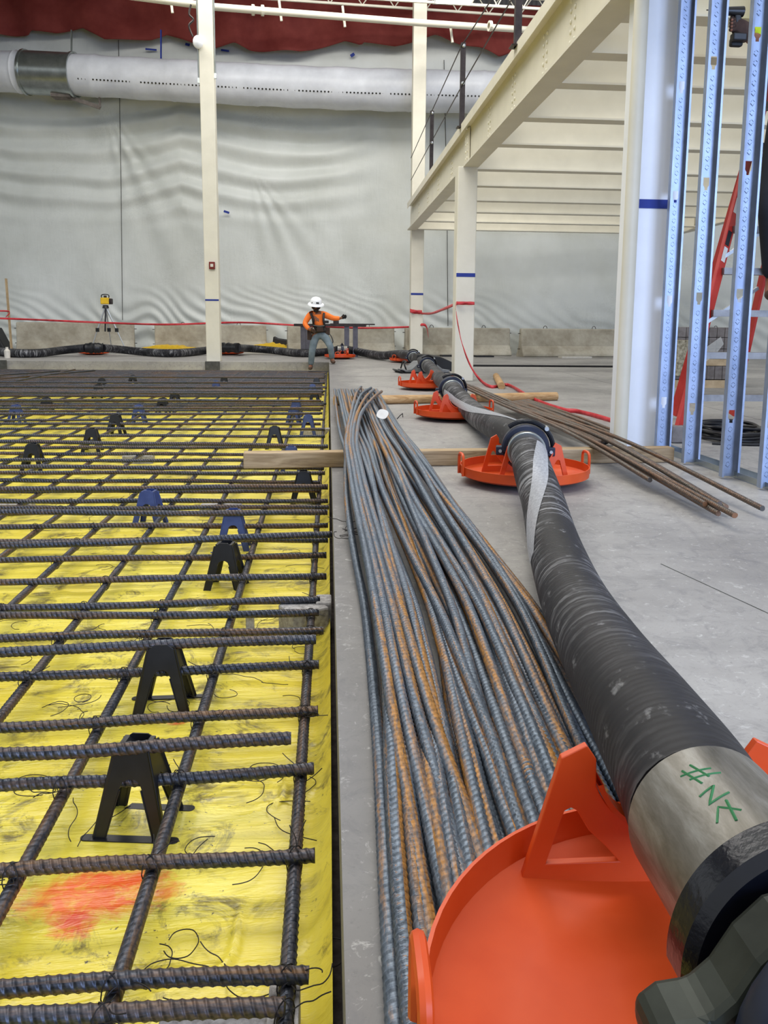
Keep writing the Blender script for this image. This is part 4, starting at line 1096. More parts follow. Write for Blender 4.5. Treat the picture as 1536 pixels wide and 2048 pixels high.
m = MB(); m.cyl((0, 0, .18), (0, 0, .24), .04, 10); m.build('rotor', m_steel_dk, ll)
# wooden stake
a = G(26, 722, 0); a = DY(24, 712, 21.5); b = DY(12, 557, 21.5); m = MB(); m.bar(Vector((a.x, a.y, 0)), b, .09, .03)
solo('wooden_stake', m, m_tan, 'thin wooden stake leaning at the far left', 'stake')
# barrier tapes
def ribbon(pts, wd, label, grp=None, per=6):
    P = catmull(pts, per); m = MB(); vs = []; fs = []
    for i, p in enumerate(P):
        tw = .5 * math.sin(i * .7); vs += [p + Vector((0, math.sin(tw) * wd / 2, math.cos(tw) * wd / 2)), p - Vector((0, math.sin(tw) * wd / 2, math.cos(tw) * wd / 2))]
    for i in range(len(P) - 1): fs.append((2 * i, 2 * i + 1, 2 * i + 3, 2 * i + 2))
    m.add(vs, fs); o = solo('barrier_tape', m, m_rdtape, label, 'barrier tape', grp, smooth=True)
    md = o.modifiers.new('s', 'SOLIDIFY'); md.thickness = .004; return o
ribbon([DY(-20, 636, 21.2), DY(60, 639, 21.3), DY(200, 645, 21.5), DY(330, 649, 21.5), DY(480, 645, 21.2), DY(600, 651, 21.3), DY(720, 656, 21.2), DY(818, 654, 20.75)], .05, 'long red barrier tape strung along the front of the barriers')
ribbon([DY(-20, 622, 21.4), DY(18, 623, 21.4), DY(12, 634, 21.4)], .04, 'short red tape piece tied on the wooden stake')
ribbon([DY(843, 627, 20.8), DY(862, 627, 19), DY(885, 619, 16), DY(913, 607, 12.25)], .055, 'sagging red tape between the two tall columns')
ribbon([DY(913, 606, 12.25), DY(930, 606.5, 12.25), DY(949, 606.5, 12.25)], .05, 'red tape wrapped round the mid column')
ribbon([DY(820, 621, 20.85), DY(832, 624, 20.85), DY(844, 624, 20.85)], .10, 'red tape wrapped round the far tall column')
ribbon([DY(911, 608, 12.2), DY(914, 640, 12.1), DY(925, 690, 12), DY(940, 730, 11.8), DY(962, 762, 11.6), G(985, 774, .02), G(1015, 770, .02), G(1045, 786, .06), G(1060, 796, .02), G(1120, 818, .02), G(1160, 824, .02), G(1226, 842, .02)], .05, 'red tape hanging from the mid column and trailing over the floor to the right')
ribbon([DY(840, 649, 20.9), DY(852, 652, 20.8), DY(857, 674, 20.8)], .07, 'loose red tape end dangling beside the far tall column')
# steel table
ty = G(650, 712, 0).y - .3; st = thing('steel_table', 'dark steel frame table behind the worker', 'table', (DY(660, 650, ty).x, ty, 0))
zt = DY(660, 648, ty).z; 
m = MB(); m.box((0, 0, zt - .03), (1.75, .7, .06)); m.box((.55, 0, zt + .0), (1.1, .5, .03)); m.build('top', m_steel_dk, st)
for px in (607, 617, 693, 710):
    x = DY(px, 690, ty).x - st.location.x
    m = MB(); m.box((x, -.25, (zt - .06) / 2), (.12, .12, zt - .06)); m.build('leg', simple('bare_steel_leg', (92, 90, 96), .45, .5, 10, 8) if px == 607 else bpy.data.materials['bare_steel_leg'], st)
for x in (-.1, .15): m = MB(); m.box((x, 0, zt + .05), (.14, .1, .07)); m.build('vise_block', m_steel_dk, st)
# yellow rolls and black covers on the floor
for (a, b, py, hz_, lab) in ((283, 400, 703, .20, 'flat yellow folded film pile left of the first column'), (500, 592, 702, .26, 'larger yellow folded film pile right of the first column')):
    p = G(a, py, 0); q = G(b, py, 0); c = (p + q) / 2; L = (q - p).length
    m = MB(); N = 24; pr = [(-L / 2, 0)] + [(-L / 2 + L * k / N, hz_ * (.55 + .45 * math.sin(PI * k / N)) * (.85 + .2 * random.random())) for k in range(N + 1)] + [(L / 2, 0)]
    m.plate(pr, [], -.35, .35, Matrix.Translation((c.x, c.y - .45, 0))); solo('folded_film', m, m_yel, lab, 'folded film', 'folded yellow film piles', bevel=.02)
m = MB(); c = G(560, 702, 0); m.plate([(-.45, .0), (-.40, .38), (-.28, .32), (.1, .27), (.38, .22), (.48, 0)], [], -.3, .3, Matrix.Translation((c.x + .25, c.y - .25, .05)))
solo('black_tarp', m, m_black, 'black crumpled tarp on the yellow film pile right of the first column', 'tarp', bevel=.03)
m = MB(); c = G(880, 742, 0); m.plate([(-.5, 0), (-.42, .30), (.0, .26), (.32, .12), (.62, .03), (.60, 0)], [], -.35, .35, Matrix.Translation((c.x, c.y + .3, 0)))
solo('black_tarp', m, m_black, 'black tarp heap beside the grey sled', 'tarp', bevel=.03)
for (px0, px1, py) in ((882, 915, 713), (950, 985, 714), (1120, 1180, 716)):
    p = G(px0, py, .0); q = G(px1, py, 0); m = MB(); m.bar(p + Vector((0, 0, .02)), q + Vector((0, 0, .02)), .25, .04)
    solo('floor_scrap', m, m_textw if px0 == 1120 else m_black, ['', '', ''][0] or ('white board scrap at the foot of the barrier left of the pipe' if px0 == 1120 else ('black scrap at the foot of the barrier left of the mid column' if px0 == 882 else 'black scrap at the foot of the barrier right of the mid column')), 'scrap')
m = MB(); m.tube([G(945, 731, .02), G(1100, 732, .02), G(1240, 733, .02)], .022, 6); solo('floor_cable', m, m_blk, 'straight black cable lying across the far floor', 'cable')
m = MB(); c = G(15, 716, 0); m.lathe([(0, 0), (.06, 0), (.065, .16), (.03, .2), (.03, .24), (0, .24)], 12, Matrix.Translation(c)); solo('plastic_bottle', m, m_textw, 'small clear bottle on the far slab by the left border', 'bottle', smooth=True)
m = MB(); c = G(69, 713, 0); m.box((c.x, c.y, .03), (.16, .12, .06)); solo('grey_block', m, m_block, 'small grey block on the far slab edge in front of the hose', 'block', bevel=.01)
m = MB(); c = G(2, 700, 0); m.plate([(-.4, 0), (-.3, .5), (-.05, .62), (.1, .3), (.25, .0)], [], -.3, .3, Matrix.Translation((c.x, c.y, 0))); solo('black_tarp', m, m_black, 'black wrapped bundle cut by the left border', 'tarp', bevel=.04)

# pallet of wrapped bricks
pl = G(1352, 776, 0); pr_ = G(1500, 778, 0); cx = (pl.x + pr_.x) / 2; cy = pl.y + .5
pal = thing('brick_pallet', 'pallet of grey bricks and lumber in torn clear wrap behind the studs', 'pallet', (cx, cy, 0))
W2 = pr_.x - pl.x
m = MB()
for k in range(5): m.box((0, -.4 + .2 * k, .10), (W2, .14, .02))
for k in range(3): m.box((0, -.42 + .42 * k, .045), (W2, .1, .09))
m.build('pallet_base', m_tan, pal)
zz = .12; lay = [(.19, m_lum, 'brick_layer'), (.10, m_tan, 'lumber_layer'), (.14, m_lum, 'brick_layer'), (.16, m_lum, 'brick_layer'), (.14, m_lum, 'brick_layer')]
for hh, mm, nm in lay:
    m = MB(); nb = 9 if nm == 'brick_layer' else 1
    for k in range(nb): m.box((-W2 / 2 + W2 * (k + .5) / nb, 0, zz + hh / 2), (W2 / nb - .008, .95, hh - .008))
    m.build(nm, mm, pal); zz += hh
m = MB(); m.box((-W2 / 2 + .13, -.03, .42), (.30, 1.0, .50)); m.build('end_bale', simple('mottled_paper_bale', (140, 130, 104), .8, 0, 46, 26, .4), pal, bevel=.01)
m = MB(); m.add([(-W2 / 2 + .28, -.49, .25), (-W2 / 2 + .28, -.49, .48), (.1, -.50, .72), (.15, -.50, .62), (.06, -.5, .5)], [(0, 1, 2, 3, 4)]); o = m.build('wrap', m_wrap, pal); o.modifiers.new('s', 'SOLIDIFY').thickness = .002

# cable coil
cc = G(1462, 878, .0); m = MB()
for k in range(13):
    r0 = .21 + random.uniform(-.05, .05); ox = random.uniform(-.04, .04); oy = random.uniform(-.05, .05); ph = random.random() * 6
    m.tube([(cc.x + ox + r0 * 1.2 * math.cos(t) + .02 * math.sin(3 * t + ph), cc.y + oy + r0 * 1.3 * math.sin(t), .014 + .011 * k * .7 + .008 * math.sin(2 * t + ph)) for t in np.linspace(0, 2 * PI, 26)[:-1]], .011, 6, closed=True)
m.tube(catmull([(cc.x - .3, cc.y - .3, .012), (cc.x, cc.y - .38, .012), (cc.x + .2, cc.y - .36, .012), (cc.x + .24, cc.y - .28, .014), (cc.x + .1, cc.y - .25, .02)], 6), .011, 6)
solo('cable_coil', m, m_blk, 'coil of thick black cable on the floor behind the studs', 'cable', smooth=True)

# step ladder, red rails: front left rail follows the photo
Yl = 5.98; ld = thing('step_ladder', 'red fibreglass step ladder standing behind the studs', 'ladder', (3.1, 6.0, 0))
fl = DY(1352, 893, Yl); fl.z = 0
tl_ = DY(1536, 150, Yl + .55)
m = MB()
def rail(a, b, par=ld, wd=.085, mat=m_ladder):
    m = MB(); m.bar(a, b, .03, wd); q = m.build('rail', mat, par, world=True, bevel=.004); return q
fl0 = Vector((fl.x, Yl, .04)); fl1 = Vector((tl_.x + .07, tl_.y, tl_.z + .3))
r1 = rail(fl0, fl1)
fr0 = Vector((fl.x + 1.15, Yl, .04)); fr1 = Vector((fl1.x + .38, fl1.y, fl1.z)); rail(fr0, fr1)
rail(Vector((fl.x + .62, Yl + 1.5, .04)), fl1 + Vector((.1, .15, 0))); rail(Vector((fl.x + 1.2, Yl + 1.5, .04)), fr1 + Vector((0, .15, 0)))
for p in (fl0, fr0):
    m = MB(); m.box(p + Vector((0, 0, .03)), (.11, .09, .13)); m.build('foot', m_lum, ld, world=True, bevel=.01)
for z_ in (.34, .66, .98, 1.30, 1.62, 1.94, 2.26, 2.58, 2.9):
    f = (z_ - fl0.z) / (fl1.z - fl0.z); a = fl0.lerp(fl1, f); b = fr0.lerp(fr1, (z_ - fr0.z) / (fr1.z - fr0.z))
    m = MB(); m.bar(a + Vector((.02, 0, 0)), b, .09, .05); m.build('tread', m_tread, ld, world=True)
m = MB(); m.bar(fl0.lerp(fl1, .28), fl0.lerp(fl1, .36) + Vector((.35, 0, .02)), .02, .025); m.bar(fl0.lerp(fl1, .44), fl0.lerp(fl1, .52) + Vector((.35, 0, .02)), .02, .025); m.build('cross_brace', m_alu, ld, world=True)
for f, cl in ((.43, m_textw), (.55, m_textw), (.47, m_text)):
    a = fl0.lerp(fl1, f); b = fl0.lerp(fl1, f + .035); m = MB(); m.bar(a + Vector((0, -.018, 0)), b + Vector((0, -.018, 0)), .004, .05); m.build('warning_label', cl, ld, world=True)

# ================================================================== OVERHEAD
dA, dB = WP(-300, 128, 1.05), WP(1080, 190, 1.05)
dz = WP(100, 147, 1.05).z
# follow the measured centre line
key = [WP(px, py, 1.05) for px, py in ((-350, 132), (0, 143), (100, 147), (330, 160), (600, 174), (840, 182), (1080, 188), (1300, 194))]
for k in key: pass
du = thing('fabric_air_duct', 'long white fabric air duct hanging along the far sheeting', 'air duct', key[3])
P = catmull(key, 44); rr = [.515 + .010 * math.sin(i * .37) + .006 * random.random() + (.014 if i % 27 == 0 else 0) for i in range(len(P))]
msl = MB(); msl.tube(P, .5, 36, rr=rr, uv=True); nsl = len(msl.f)
a, b = WP(53, 145, 1.05), WP(149, 150, 1.05); m = MB(); m.tube([a, b], .545, 40, uv=True); m.build('metal_collar', m_galv, du, world=True, smooth=True, label='shiny galvanised collar')
for p, q in ((a, b), (b, a)):
    d = (q - p).normalized(); m = MB(); m.lathe([(.53, -.03), (.575, -.03), (.575, .03), (.53, .03)], 36, axis_M(p, d)); m.build('collar_ring', m_galv, du, world=True, smooth=True)
m = msl
for px in np.arange(160, 1005, 7.3):
    q = WP(px, 0, 1.05); i = min(range(len(P)), key=lambda k: abs(P[k].x - q.x)); j = min(i + 1, len(P) - 1)
    f = (q.x - P[i].x) / (P[j].x - P[i].x + 1e-9) if j > i else 0; c = P[i].lerp(P[j], f); an = -.42
    n_ = Vector((0, -math.cos(an), math.sin(an))); cpt = c + n_ * .53
    m.lathe([(0, .0), (.024, .0)], 6, Matrix.Translation(cpt) @ n_.to_track_quat('Z', 'Y').to_matrix().to_4x4())
o = m.build('sleeve', m_duct, du, world=True, smooth=True, label='white fabric sleeve with a row of small holes'); o.data.materials.append(m_blk)
for pg in o.data.polygons[nsl:]: pg.material_index = 1
m = MB(); c = WP(125, 192, 1.0); m.box(c, (.5, .4, .12)); m.bar(c + Vector((.1, 0, 0)), WP(200, 215, 1.0), .08, .1); m.bar(WP(200, 215, 1.0), WP(199, 195, 1.0), .05, .05); m.build('damper_actuator', m_lum, du, world=True)
for px in (143, 322):
    m = MB(); a = WP(px, 60, 1.05); b = WP(px, 112 if px < 200 else 118, 1.05); m.bar(a, b, .05, .03); m.build('hanger_strap', m_galv if px < 200 else m_bltape, du, world=True)
# red curtain
bot = [(-200, 62), (0, 68), (55, 70), (62, 60), (70, 62), (110, 65), (165, 57), (212, 82), (300, 78), (332, 68), (385, 86), (425, 95), (470, 88), (500, 102), (600, 103), (690, 82), (722, 92), (726, 86), (790, 92), (826, 84), (870, 72), (905, 82), (960, 95), (1000, 112), (1050, 92), (1100, 88), (1300, 90)]
m = MB(); vs = []; fs = []; nxx = 300; nzz = 26
bx = np.array([b[0] for b in bot]); by = np.array([b[1] for b in bot])
for i in range(nxx):
    px = -200 + 1500 * i / (nxx - 1); yb = np.interp(px, bx, by); pb = WP(px, yb, .45); zt = 10.0 if px < 862 else 9.12
    for j in range(nzz):
        f = j / (nzz - 1); z = pb.z + (zt - pb.z) * f
        dis = .10 * math.sin(px * .05 + 1.2 * math.sin(px * .013) + f * 1.5) * (1 - f * .6) + .07 * noise.noise(Vector((px * .01, f * 2.5, 0))) + .05 * math.sin(px * .021 + f * 5)
        vs.append((pb.x, pb.y + dis, z))
for i in range(nxx - 1):
    for j in range(nzz - 1): fs.append((i * nzz + j, (i + 1) * nzz + j, (i + 1) * nzz + j + 1, i * nzz + j + 1))
m.add(vs, fs); o = solo('red_curtain', m, m_red, 'dark red fabric gathered along the top of the far sheeting', 'curtain', smooth='full'); o.modifiers.new('s', 'SOLIDIFY').thickness = .01
# blue tape marks on sheeting
for px, py, w_, h_, r_ in ((302, 99, .30, .05, .05), (450, 101, .22, .05, .1), (705, 110, .12, .08, -.6), (453, 424, .16, .06, .3), (375, 89, .12, .07, .2)):
    c = WP(px, py, .12); m = MB(); m.box((0, 0, 0), (w_, .004, h_), M=Matrix.Translation(c) @ Matrix.Rotation(r_, 4, 'Y'))
    solo('tape_patch', m, m_bltape, {302: 'blue tape patch left of the first column above the duct', 450: 'blue tape patch just right of the first column above the duct', 705: 'small tilted blue tape patch above the duct centre', 453: 'small blue tape patch halfway down the sheeting', 375: 'small blue patch left of the white alarm device'}[px], 'tape patch')
# sprinkler pipe and drops
A = DY(180, -18, 18.6); B = DY(430, 14, 18.8); D_ = DY(830, 45, 19.6); E_ = DY(1060, 60, 20.2)
spk = thing('sprinkler_pipe', 'cream sprinkler pipe crossing under the roof', 'pipe', B)
m = MB(); m.tube([A, B, D_, E_], .075, 12); m.build('pipe', m_cream, spk, world=True, smooth=True)
for px, py in ((506, 20), (525, 21), (980, 52)):
    c = DY(px, py, 19.0); m = MB(); m.lathe([(.07, -.03), (.11, -.03), (.11, .03), (.07, .03)], 14, axis_M(c, D_ - B)); m.build('coupling', m_cream, spk, world=True)
for i, (px, y0, y1) in enumerate(((563, 0, 42), (690, 12, 54), (345, -15, 26), (905, 45, 85))):
    m = MB(); m.tube([DY(px - 5, y0, 20.0), DY(px, y1, 20.0)], .03, 8); solo('pipe_hanger', m, m_cream, ['cream rod hanger left of the centre roof truss', 'cream rod hanger near roof centre', 'cream rod hanger above the left curtain', 'cream rod hanger right of the far tall column'][i], 'hanger', 'rod hangers under the roof')
# roof joists: open web trusses
for i, (p, q) in enumerate((((395, -12), (1100, 36)), ((560, -14), (1150, 22)), ((800, -22), (1200, 6)))):
    Y = 21.5 - i * 2.0; a = DY(p[0], p[1], Y); b = DY(q[0], q[1], Y + .3); up_ = Vector((0, 0, .55))
    if a.z + .55 > 10.0: up_ = Vector((0, 0, max(.12, 10.02 - a.z)))
    m = MB(); m.bar(a, b, .05, .05); m.bar(a + up_, b + up_, .05, .05)
    N = 22
    for k in range(N): m.tube([a.lerp(b, k / N) + (up_ if k % 2 else Vector()), a.lerp(b, (k + 1) / N) + (Vector() if k % 2 else up_)], .014, 5)
    solo('roof_truss', m, m_cream, ['farthest white open web roof joist', 'middle white open web roof joist', 'nearest white open web roof joist at top border'][i], 'roof joist', 'open web roof joists')
# high bay light
lf = DY(908, 4, 16.0); hb = thing('high_bay_light', 'lit high bay lamp at top centre of the photo', 'lamp', lf)
m = MB(); m.box((0, 0, .05), (.70, .3, .06)); m.build('housing', m_white, hb, bevel=.01)
em = bpy.data.materials.new('lit_lamp_lens'); em.use_nodes = True; em.node_tree.nodes['Principled BSDF'].inputs['Emission Color'].default_value = (1, .98, .95, 1); em.node_tree.nodes['Principled BSDF'].inputs['Emission Strength'].default_value = 9
m = MB(); m.box((0, 0, .012), (.64, .24, .012)); m.build('lens', em, hb)
m = MB(); m.tube([(0, 0, .08), (0, 0, 1.0)], .01, 5); m.build('suspension_rod', m_alu, hb)

# ================================================================== PEOPLE
def skin(name, joints, edges, mat, parent, sub=2, world=True):
    me = bpy.data.meshes.new(name); names = list(joints)
    inv = wmat(parent).inverted()
    me.from_pydata([tuple(inv @ Vector(joints[k][0])) for k in names], [(names.index(a), names.index(b)) for a, b in edges], [])
    o = bpy.data.objects.new(name, me); C.objects.link(o); o.parent = parent
    s = o.modifiers.new('skin', 'SKIN'); s.use_smooth_shade = True
    sv = me.skin_vertices[0] if me.skin_vertices else None
    if sv is None:
        me.attributes.new  # skin data is created with the modifier below
    lay = me.skin_vertices[0].data if len(me.skin_vertices) else None
    if lay is None:
        bm = bmesh.new(); bm.from_mesh(me); L = bm.verts.layers.skin.verify(); bm.verts.ensure_lookup_table()
        for i, k in enumerate(names): bm.verts[i][L].radius = joints[k][1] if isinstance(joints[k][1], tuple) else (joints[k][1],) * 2; bm.verts[i][L].use_root = (i == 0)
        bm.to_mesh(me); bm.free()
    else:
        for i, k in enumerate(names): lay[i].radius = joints[k][1] if isinstance(joints[k][1], tuple) else (joints[k][1],) * 2
        lay[0].use_root = True
    q = o.modifiers.new('sub', 'SUBSURF'); q.levels = sub; q.render_levels = sub
    me.materials.append(mat); return o
m_skin = simple('brown_skin', (134, 86, 62), .55, 0, 8, 10)
m_shirt = simple('orange_work_shirt', (246, 122, 42), .8, 0, 12, 7, .3)
m_jean = simple('faded_blue_jeans', (112, 126, 134), .9, 0, 16, 6, .4)
m_boot = simple('brown_leather_boot', (74, 50, 34), .7, 0, 12, 10)
m_hair = simple('dark_beard_hair', (34, 26, 22), .9, 0, 6, 30)
m_glove = simple('black_work_glove', (24, 24, 26), .8, 0, 6, 20)
YP = 17.2
def J(px, py, dy=0., r=.05): return (DY(px, py, YP + dy), r)
base = DY(636, 738, YP)
pw = thing('person', 'worker in orange long sleeve shirt, white hard hat and jeans stepping out of the bay', 'person', (base.x, YP, ZT + .014))
jt = dict(pelvis=J(640, 664, 0, (.12, .09)), waist=J(638, 655, 0, (.115, .085)), chest=J(635, 640, -.03, (.13, .095)), neckb=J(634, 627, -.05, (.07, .06)), neck=J(633, 622.5, -.07, .05), head=J(632, 615.5, -.11, (.072, .082)), crown=J(632, 608, -.10, (.065, .075)),
          sl=J(619, 630, -.04, .058), el=J(608.5, 648, -.10, .042), wl=J(619, 659, -.22, .030), hl=J(624, 660.5, -.25, (.036, .024)),
          sr=J(650, 629.5, -.02, .058), er=J(667, 637, .0, .042), wr=J(681, 636.5, -.06, .029), hr=J(686, 634.5, -.08, (.034, .022)),
          hl_=J(630, 670, 0, .085), kl=J(624, 704, -.05, .058), al=J(621.5, 731, .05, .042), tl=J(620.5, 736, -.12, .040),
          hr_=J(649, 670, 0, .085), kr=J(661, 693, -.22, .056), ar=J(664.5, 718, -.05, .040), tr=J(667, 723.5, -.22, .038))
eg = [('pelvis', 'waist'), ('waist', 'chest'), ('chest', 'neckb'), ('neckb', 'neck'), ('neck', 'head'), ('head', 'crown'), ('neckb', 'sl'), ('sl', 'el'), ('el', 'wl'), ('wl', 'hl'), ('neckb', 'sr'), ('sr', 'er'), ('er', 'wr'), ('wr', 'hr'),
      ('pelvis', 'hl_'), ('hl_', 'kl'), ('kl', 'al'), ('al', 'tl'), ('pelvis', 'hr_'), ('hr_', 'kr'), ('kr', 'ar'), ('ar', 'tr')]
# fingers on both hands as short chains
for h, dirn, w1 in (('hl', Vector((.8, -.25, -.25)), Vector((0, -.3, 1))), ('hr', Vector((.75, -.2, .25)), Vector((.1, -.3, 1)))):
    hp = jt[h][0]; dirn = dirn.normalized(); w1 = w1.normalized()
    for k in range(4):
        a = hp + w1 * (.030 - .020 * k) + dirn * .02; L = (.058, .066, .062, .050)[k]
        b = a + dirn * L * .55; c = b + (dirn * .6 + Vector((0, -.3, -.7))).normalized() * L * .5
        jt['%s%da' % (h, k)] = (a, .011); jt['%s%db' % (h, k)] = (b, .0095); jt['%s%dc' % (h, k)] = (c, .0085)
        eg += [(h, '%s%da' % (h, k)), ('%s%da' % (h, k), '%s%db' % (h, k)), ('%s%db' % (h, k), '%s%dc' % (h, k))]
    a = hp + w1 * .03 - dirn * .01; b = a + (w1 + dirn * .6).normalized() * .045
    jt[h + 'ta'] = (a, .013); jt[h + 'tb'] = (b, .010); eg += [(h, h + 'ta'), (h + 'ta', h + 'tb')]
body = skin('body', jt, eg, m_skin, pw)
def sub(names, grow, extra=None):
    d = {k: (jt[k][0], tuple(x + grow for x in (jt[k][1] if isinstance(jt[k][1], tuple) else (jt[k][1],) * 2))) for k in names}
    if extra: d.update(extra)
    return d
sh = sub(['chest', 'waist', 'neckb', 'sl', 'el', 'sr', 'er', 'wl', 'wr'], .016); sh['neckb'] = (sh['neckb'][0], (.085, .075))
skin('shirt', sh, [('chest', 'waist'), ('chest', 'neckb'), ('neckb', 'sl'), ('sl', 'el'), ('el', 'wl'), ('neckb', 'sr'), ('sr', 'er'), ('er', 'wr')], m_shirt, pw)
jn = sub(['pelvis', 'waist', 'hl_', 'kl', 'al', 'hr_', 'kr', 'ar'], .016); jn['al'] = (jn['al'][0], .066); jn['ar'] = (jn['ar'][0], .064)
jn['waist'] = (J(638.5, 660)[0], (.125, .095))
skin('jeans', jn, [('pelvis', 'waist'), ('pelvis', 'hl_'), ('hl_', 'kl'), ('kl', 'al'), ('pelvis', 'hr_'), ('hr_', 'kr'), ('kr', 'ar')], m_jean, pw)
for a_, t_2, x_ in (('al', 'tl', 0), ('ar', 'tr', 0)):
    pa = jt[a_][0]; pt = jt[t_2][0]; bt = {'a': (pa + Vector((0, .03, .03)), .050), 'h': (Vector((pa.x, pa.y + .03, pt.z + .0)), (.046, .046)), 't': (pt + Vector((0, 0, -.005)), (.048, .036)), 'u': (pt + Vector((0, -.07, -.01)), (.042, .030))}
    skin('boot', bt, [('a', 'h'), ('h', 't'), ('t', 'u')], m_boot, pw)
# gloves: outer hand slightly larger, same finger chains
for h in ('hl', 'hr'):
    names = [k for k in jt if k == h or (k.startswith(h) and len(k) > 2 and not k.endswith('_'))]
    w_ = 'w' + h[1]; d = sub(names, .003); d2 = {h: d[h]}; d2.update(d); d2['wr_'] = (jt[w_][0].lerp(jt[h][0], .35), .034)
    e2 = [e for e in eg if e[0] in names and e[1] in names] + [(h, 'wr_')]
    skin('glove', d2, e2, m_glove if h == 'hr' else simple('dark_brown_glove', (70, 48, 36), .8, 0, 8, 20), pw)
hc = jt['crown'][0]
Hm = Matrix.Translation(hc + Vector((0, -.01, -.0))) @ Matrix.Rotation(.30, 4, 'X') @ Matrix.Rotation(.06, 4, 'Y')
m = MB(); m.lathe([(.165, -.010), (.172, -.018), (.160, .004), (.122, .018), (.120, .05), (.108, .095), (.075, .130), (.03, .145), (0, .147)], 28, Hm)
m.lathe([(0, .140), (.10, .09), (.115, .02), (.165, -.012)], 28, Hm); hat = m.build('hard_hat', m_white, pw, world=True, smooth=True, label='white full brim hard hat')
m = MB(); m.box((.03, -.118, .055), (.06, .006, .03), M=Hm); m.box((-.075, -.092, .045), (.03, .006, .03), M=Hm); m.build('badge', m_text, hat, world=True)
hd_ = jt['head'][0]
m = MB(); m.sphere(hd_ + Vector((0, -.040, -.060)), .050, 8, (1.1, .8, .75)); m.build('beard', m_hair, pw, world=True, smooth=True)
m = MB(); m.sphere(hd_ + Vector((0, .02, .02)), .088, 8, (1, 1, .9)); m.build('hair', m_hair, pw, world=True, smooth=True)
m = MB(); m.tube([hd_ + Vector((0, -.078, .03)), hd_ + Vector((0, -.100, .0)), hd_ + Vector((0, -.082, -.006))], .010, 6, rr=[.007, .014, .010])
for s2 in (-1, 1): m.sphere(hd_ + Vector((s2 * .082, .0, .005)), .020, 5, (.5, .8, 1.2))
m.build('nose_and_ears', m_skin, pw, world=True, smooth=True)
m = MB()
for s2 in (-1, 1): m.sphere(hd_ + Vector((s2 * .030, -.076, .022)), .009, 5)
m.build('eyes', m_text, pw, world=True)
# harness and tool belt
m = MB()
for pts in (((622, 627, -.14), (626, 640, -.17), (628, 652, -.14), (634, 660, -.13)), ((648, 626, -.14), (647, 640, -.17), (649, 652, -.14), (645, 660, -.13)), ((626, 651, -.15), (638, 653, -.15), (649, 652, -.15))):
    m.tube(catmull([DY(a, b, YP + c) for a, b, c in pts], 4), .024, 8)
m.build('harness', m_blk, pw, world=True, smooth=True)
bc = J(639, 662)[0]; m = MB()
m.tube([bc + Vector((.158 * math.cos(a), .125 * math.sin(a), .02 * math.cos(a))) for a in np.linspace(0, 2 * PI, 20)[:-1]], .036, 8, closed=True); bl = m.build('tool_belt', m_steel_dk, pw, world=True, smooth=True)
for px, py, dy, sx, sz in ((619, 668, -.03, .09, .24), (655, 662, -.06, .10, .16), (640, 659, -.14, .14, .10)):
    c = DY(px, py, YP + dy); m = MB(); m.box(c, (sx, .08, sz)); m.build('pouch', simple('brown_leather_pouch', (58, 40, 30), .8, 0, 10, 10), bl, world=True, bevel=.015)
m = MB(); m.tube(catmull([DY(655, 663, YP - .06), DY(662, 672, YP - .1), DY(666, 683, YP - .1), DY(663, 688, YP - .1)], 4), .010, 6); m.build('lanyard', m_blk, pw, world=True, smooth=True)

# second worker on the ladder, mostly beyond the right border
YQ = 6.05
def Q(px, py, dy=0., r=.05): return (DY(px, py, YQ + dy), r)
p2 = thing('person', 'worker on the red ladder at right border in lime shirt, holding a drill', 'person', (DY(1580, 700, YQ).x, YQ, .98))
q = dict(pelvis=Q(1590, 235, .1, (.15, .11)), waist=Q(1590, 165, .1, (.14, .10)), chest=Q(1585, 70, .05, (.16, .11)), neckb=Q(1580, 0, .05, (.08, .07)), neck=Q(1578, -25, .03, .055), head=Q(1575, -60, 0, (.075, .085)), crown=Q(1575, -90, .0, (.065, .075)),
         sl=Q(1540, 20, .0, .066), el=Q(1510, 84, -.1, .050), wl=Q(1487, 62, -.15, .036), hl=Q(1472, 50, -.16, (.040, .030)),
         sr=Q(1630, 20, .1, .066), er=Q(1650, 110, .0, .05), wr=Q(1600, 130, -.2, .036), hr=Q(1580, 125, -.22, (.04, .03)),
         hl_=Q(1562, 260, .1, .10), kl=Q(1540, 410, -.1, .072), al=Q(1545, 560, .1, .052), tl=Q(1540, 590, -.05, .045),
         hr_=Q(1620, 260, .1, .10), kr=Q(1640, 410, -.1, .072), ar=Q(1640, 560, .1, .052), tr=Q(1635, 590, -.05, .045))
eq = [e for e in eg[:22]]
hp = q['hl'][0]
for k in range(4):
    a = hp + Vector((-.02, -.01, .030 - .022 * k)); b = a + Vector((-.035, -.02, -.005)); c = b + Vector((.005, -.02, -.012))
    for nm, pt, r in (('a', a, .013), ('b', b, .011), ('c', c, .010)): q['f%d%s' % (k, nm)] = (pt, r)
    eq += [('hl', 'f%da' % k), ('f%da' % k, 'f%db' % k), ('f%db' % k, 'f%dc' % k)]
q['th'] = (hp + Vector((-.01, .01, .045)), .014); q['ti'] = (hp + Vector((-.04, .0, .060)), .011); eq += [('hl', 'th'), ('th', 'ti')]
skin('body', q, eq, m_skin, p2)
def sub2(names, grow): return {k: (q[k][0], tuple(x + grow for x in (q[k][1] if isinstance(q[k][1], tuple) else (q[k][1],) * 2))) for k in names}
m_dk = simple('dark_navy_trousers', (26, 28, 36), .9, 0, 6, 8)
skin('trousers', sub2(['pelvis', 'waist', 'hl_', 'kl', 'al', 'hr_', 'kr', 'ar'], .022), [('pelvis', 'waist'), ('pelvis', 'hl_'), ('hl_', 'kl'), ('kl', 'al'), ('pelvis', 'hr_'), ('hr_', 'kr'), ('kr', 'ar')], m_dk, p2)
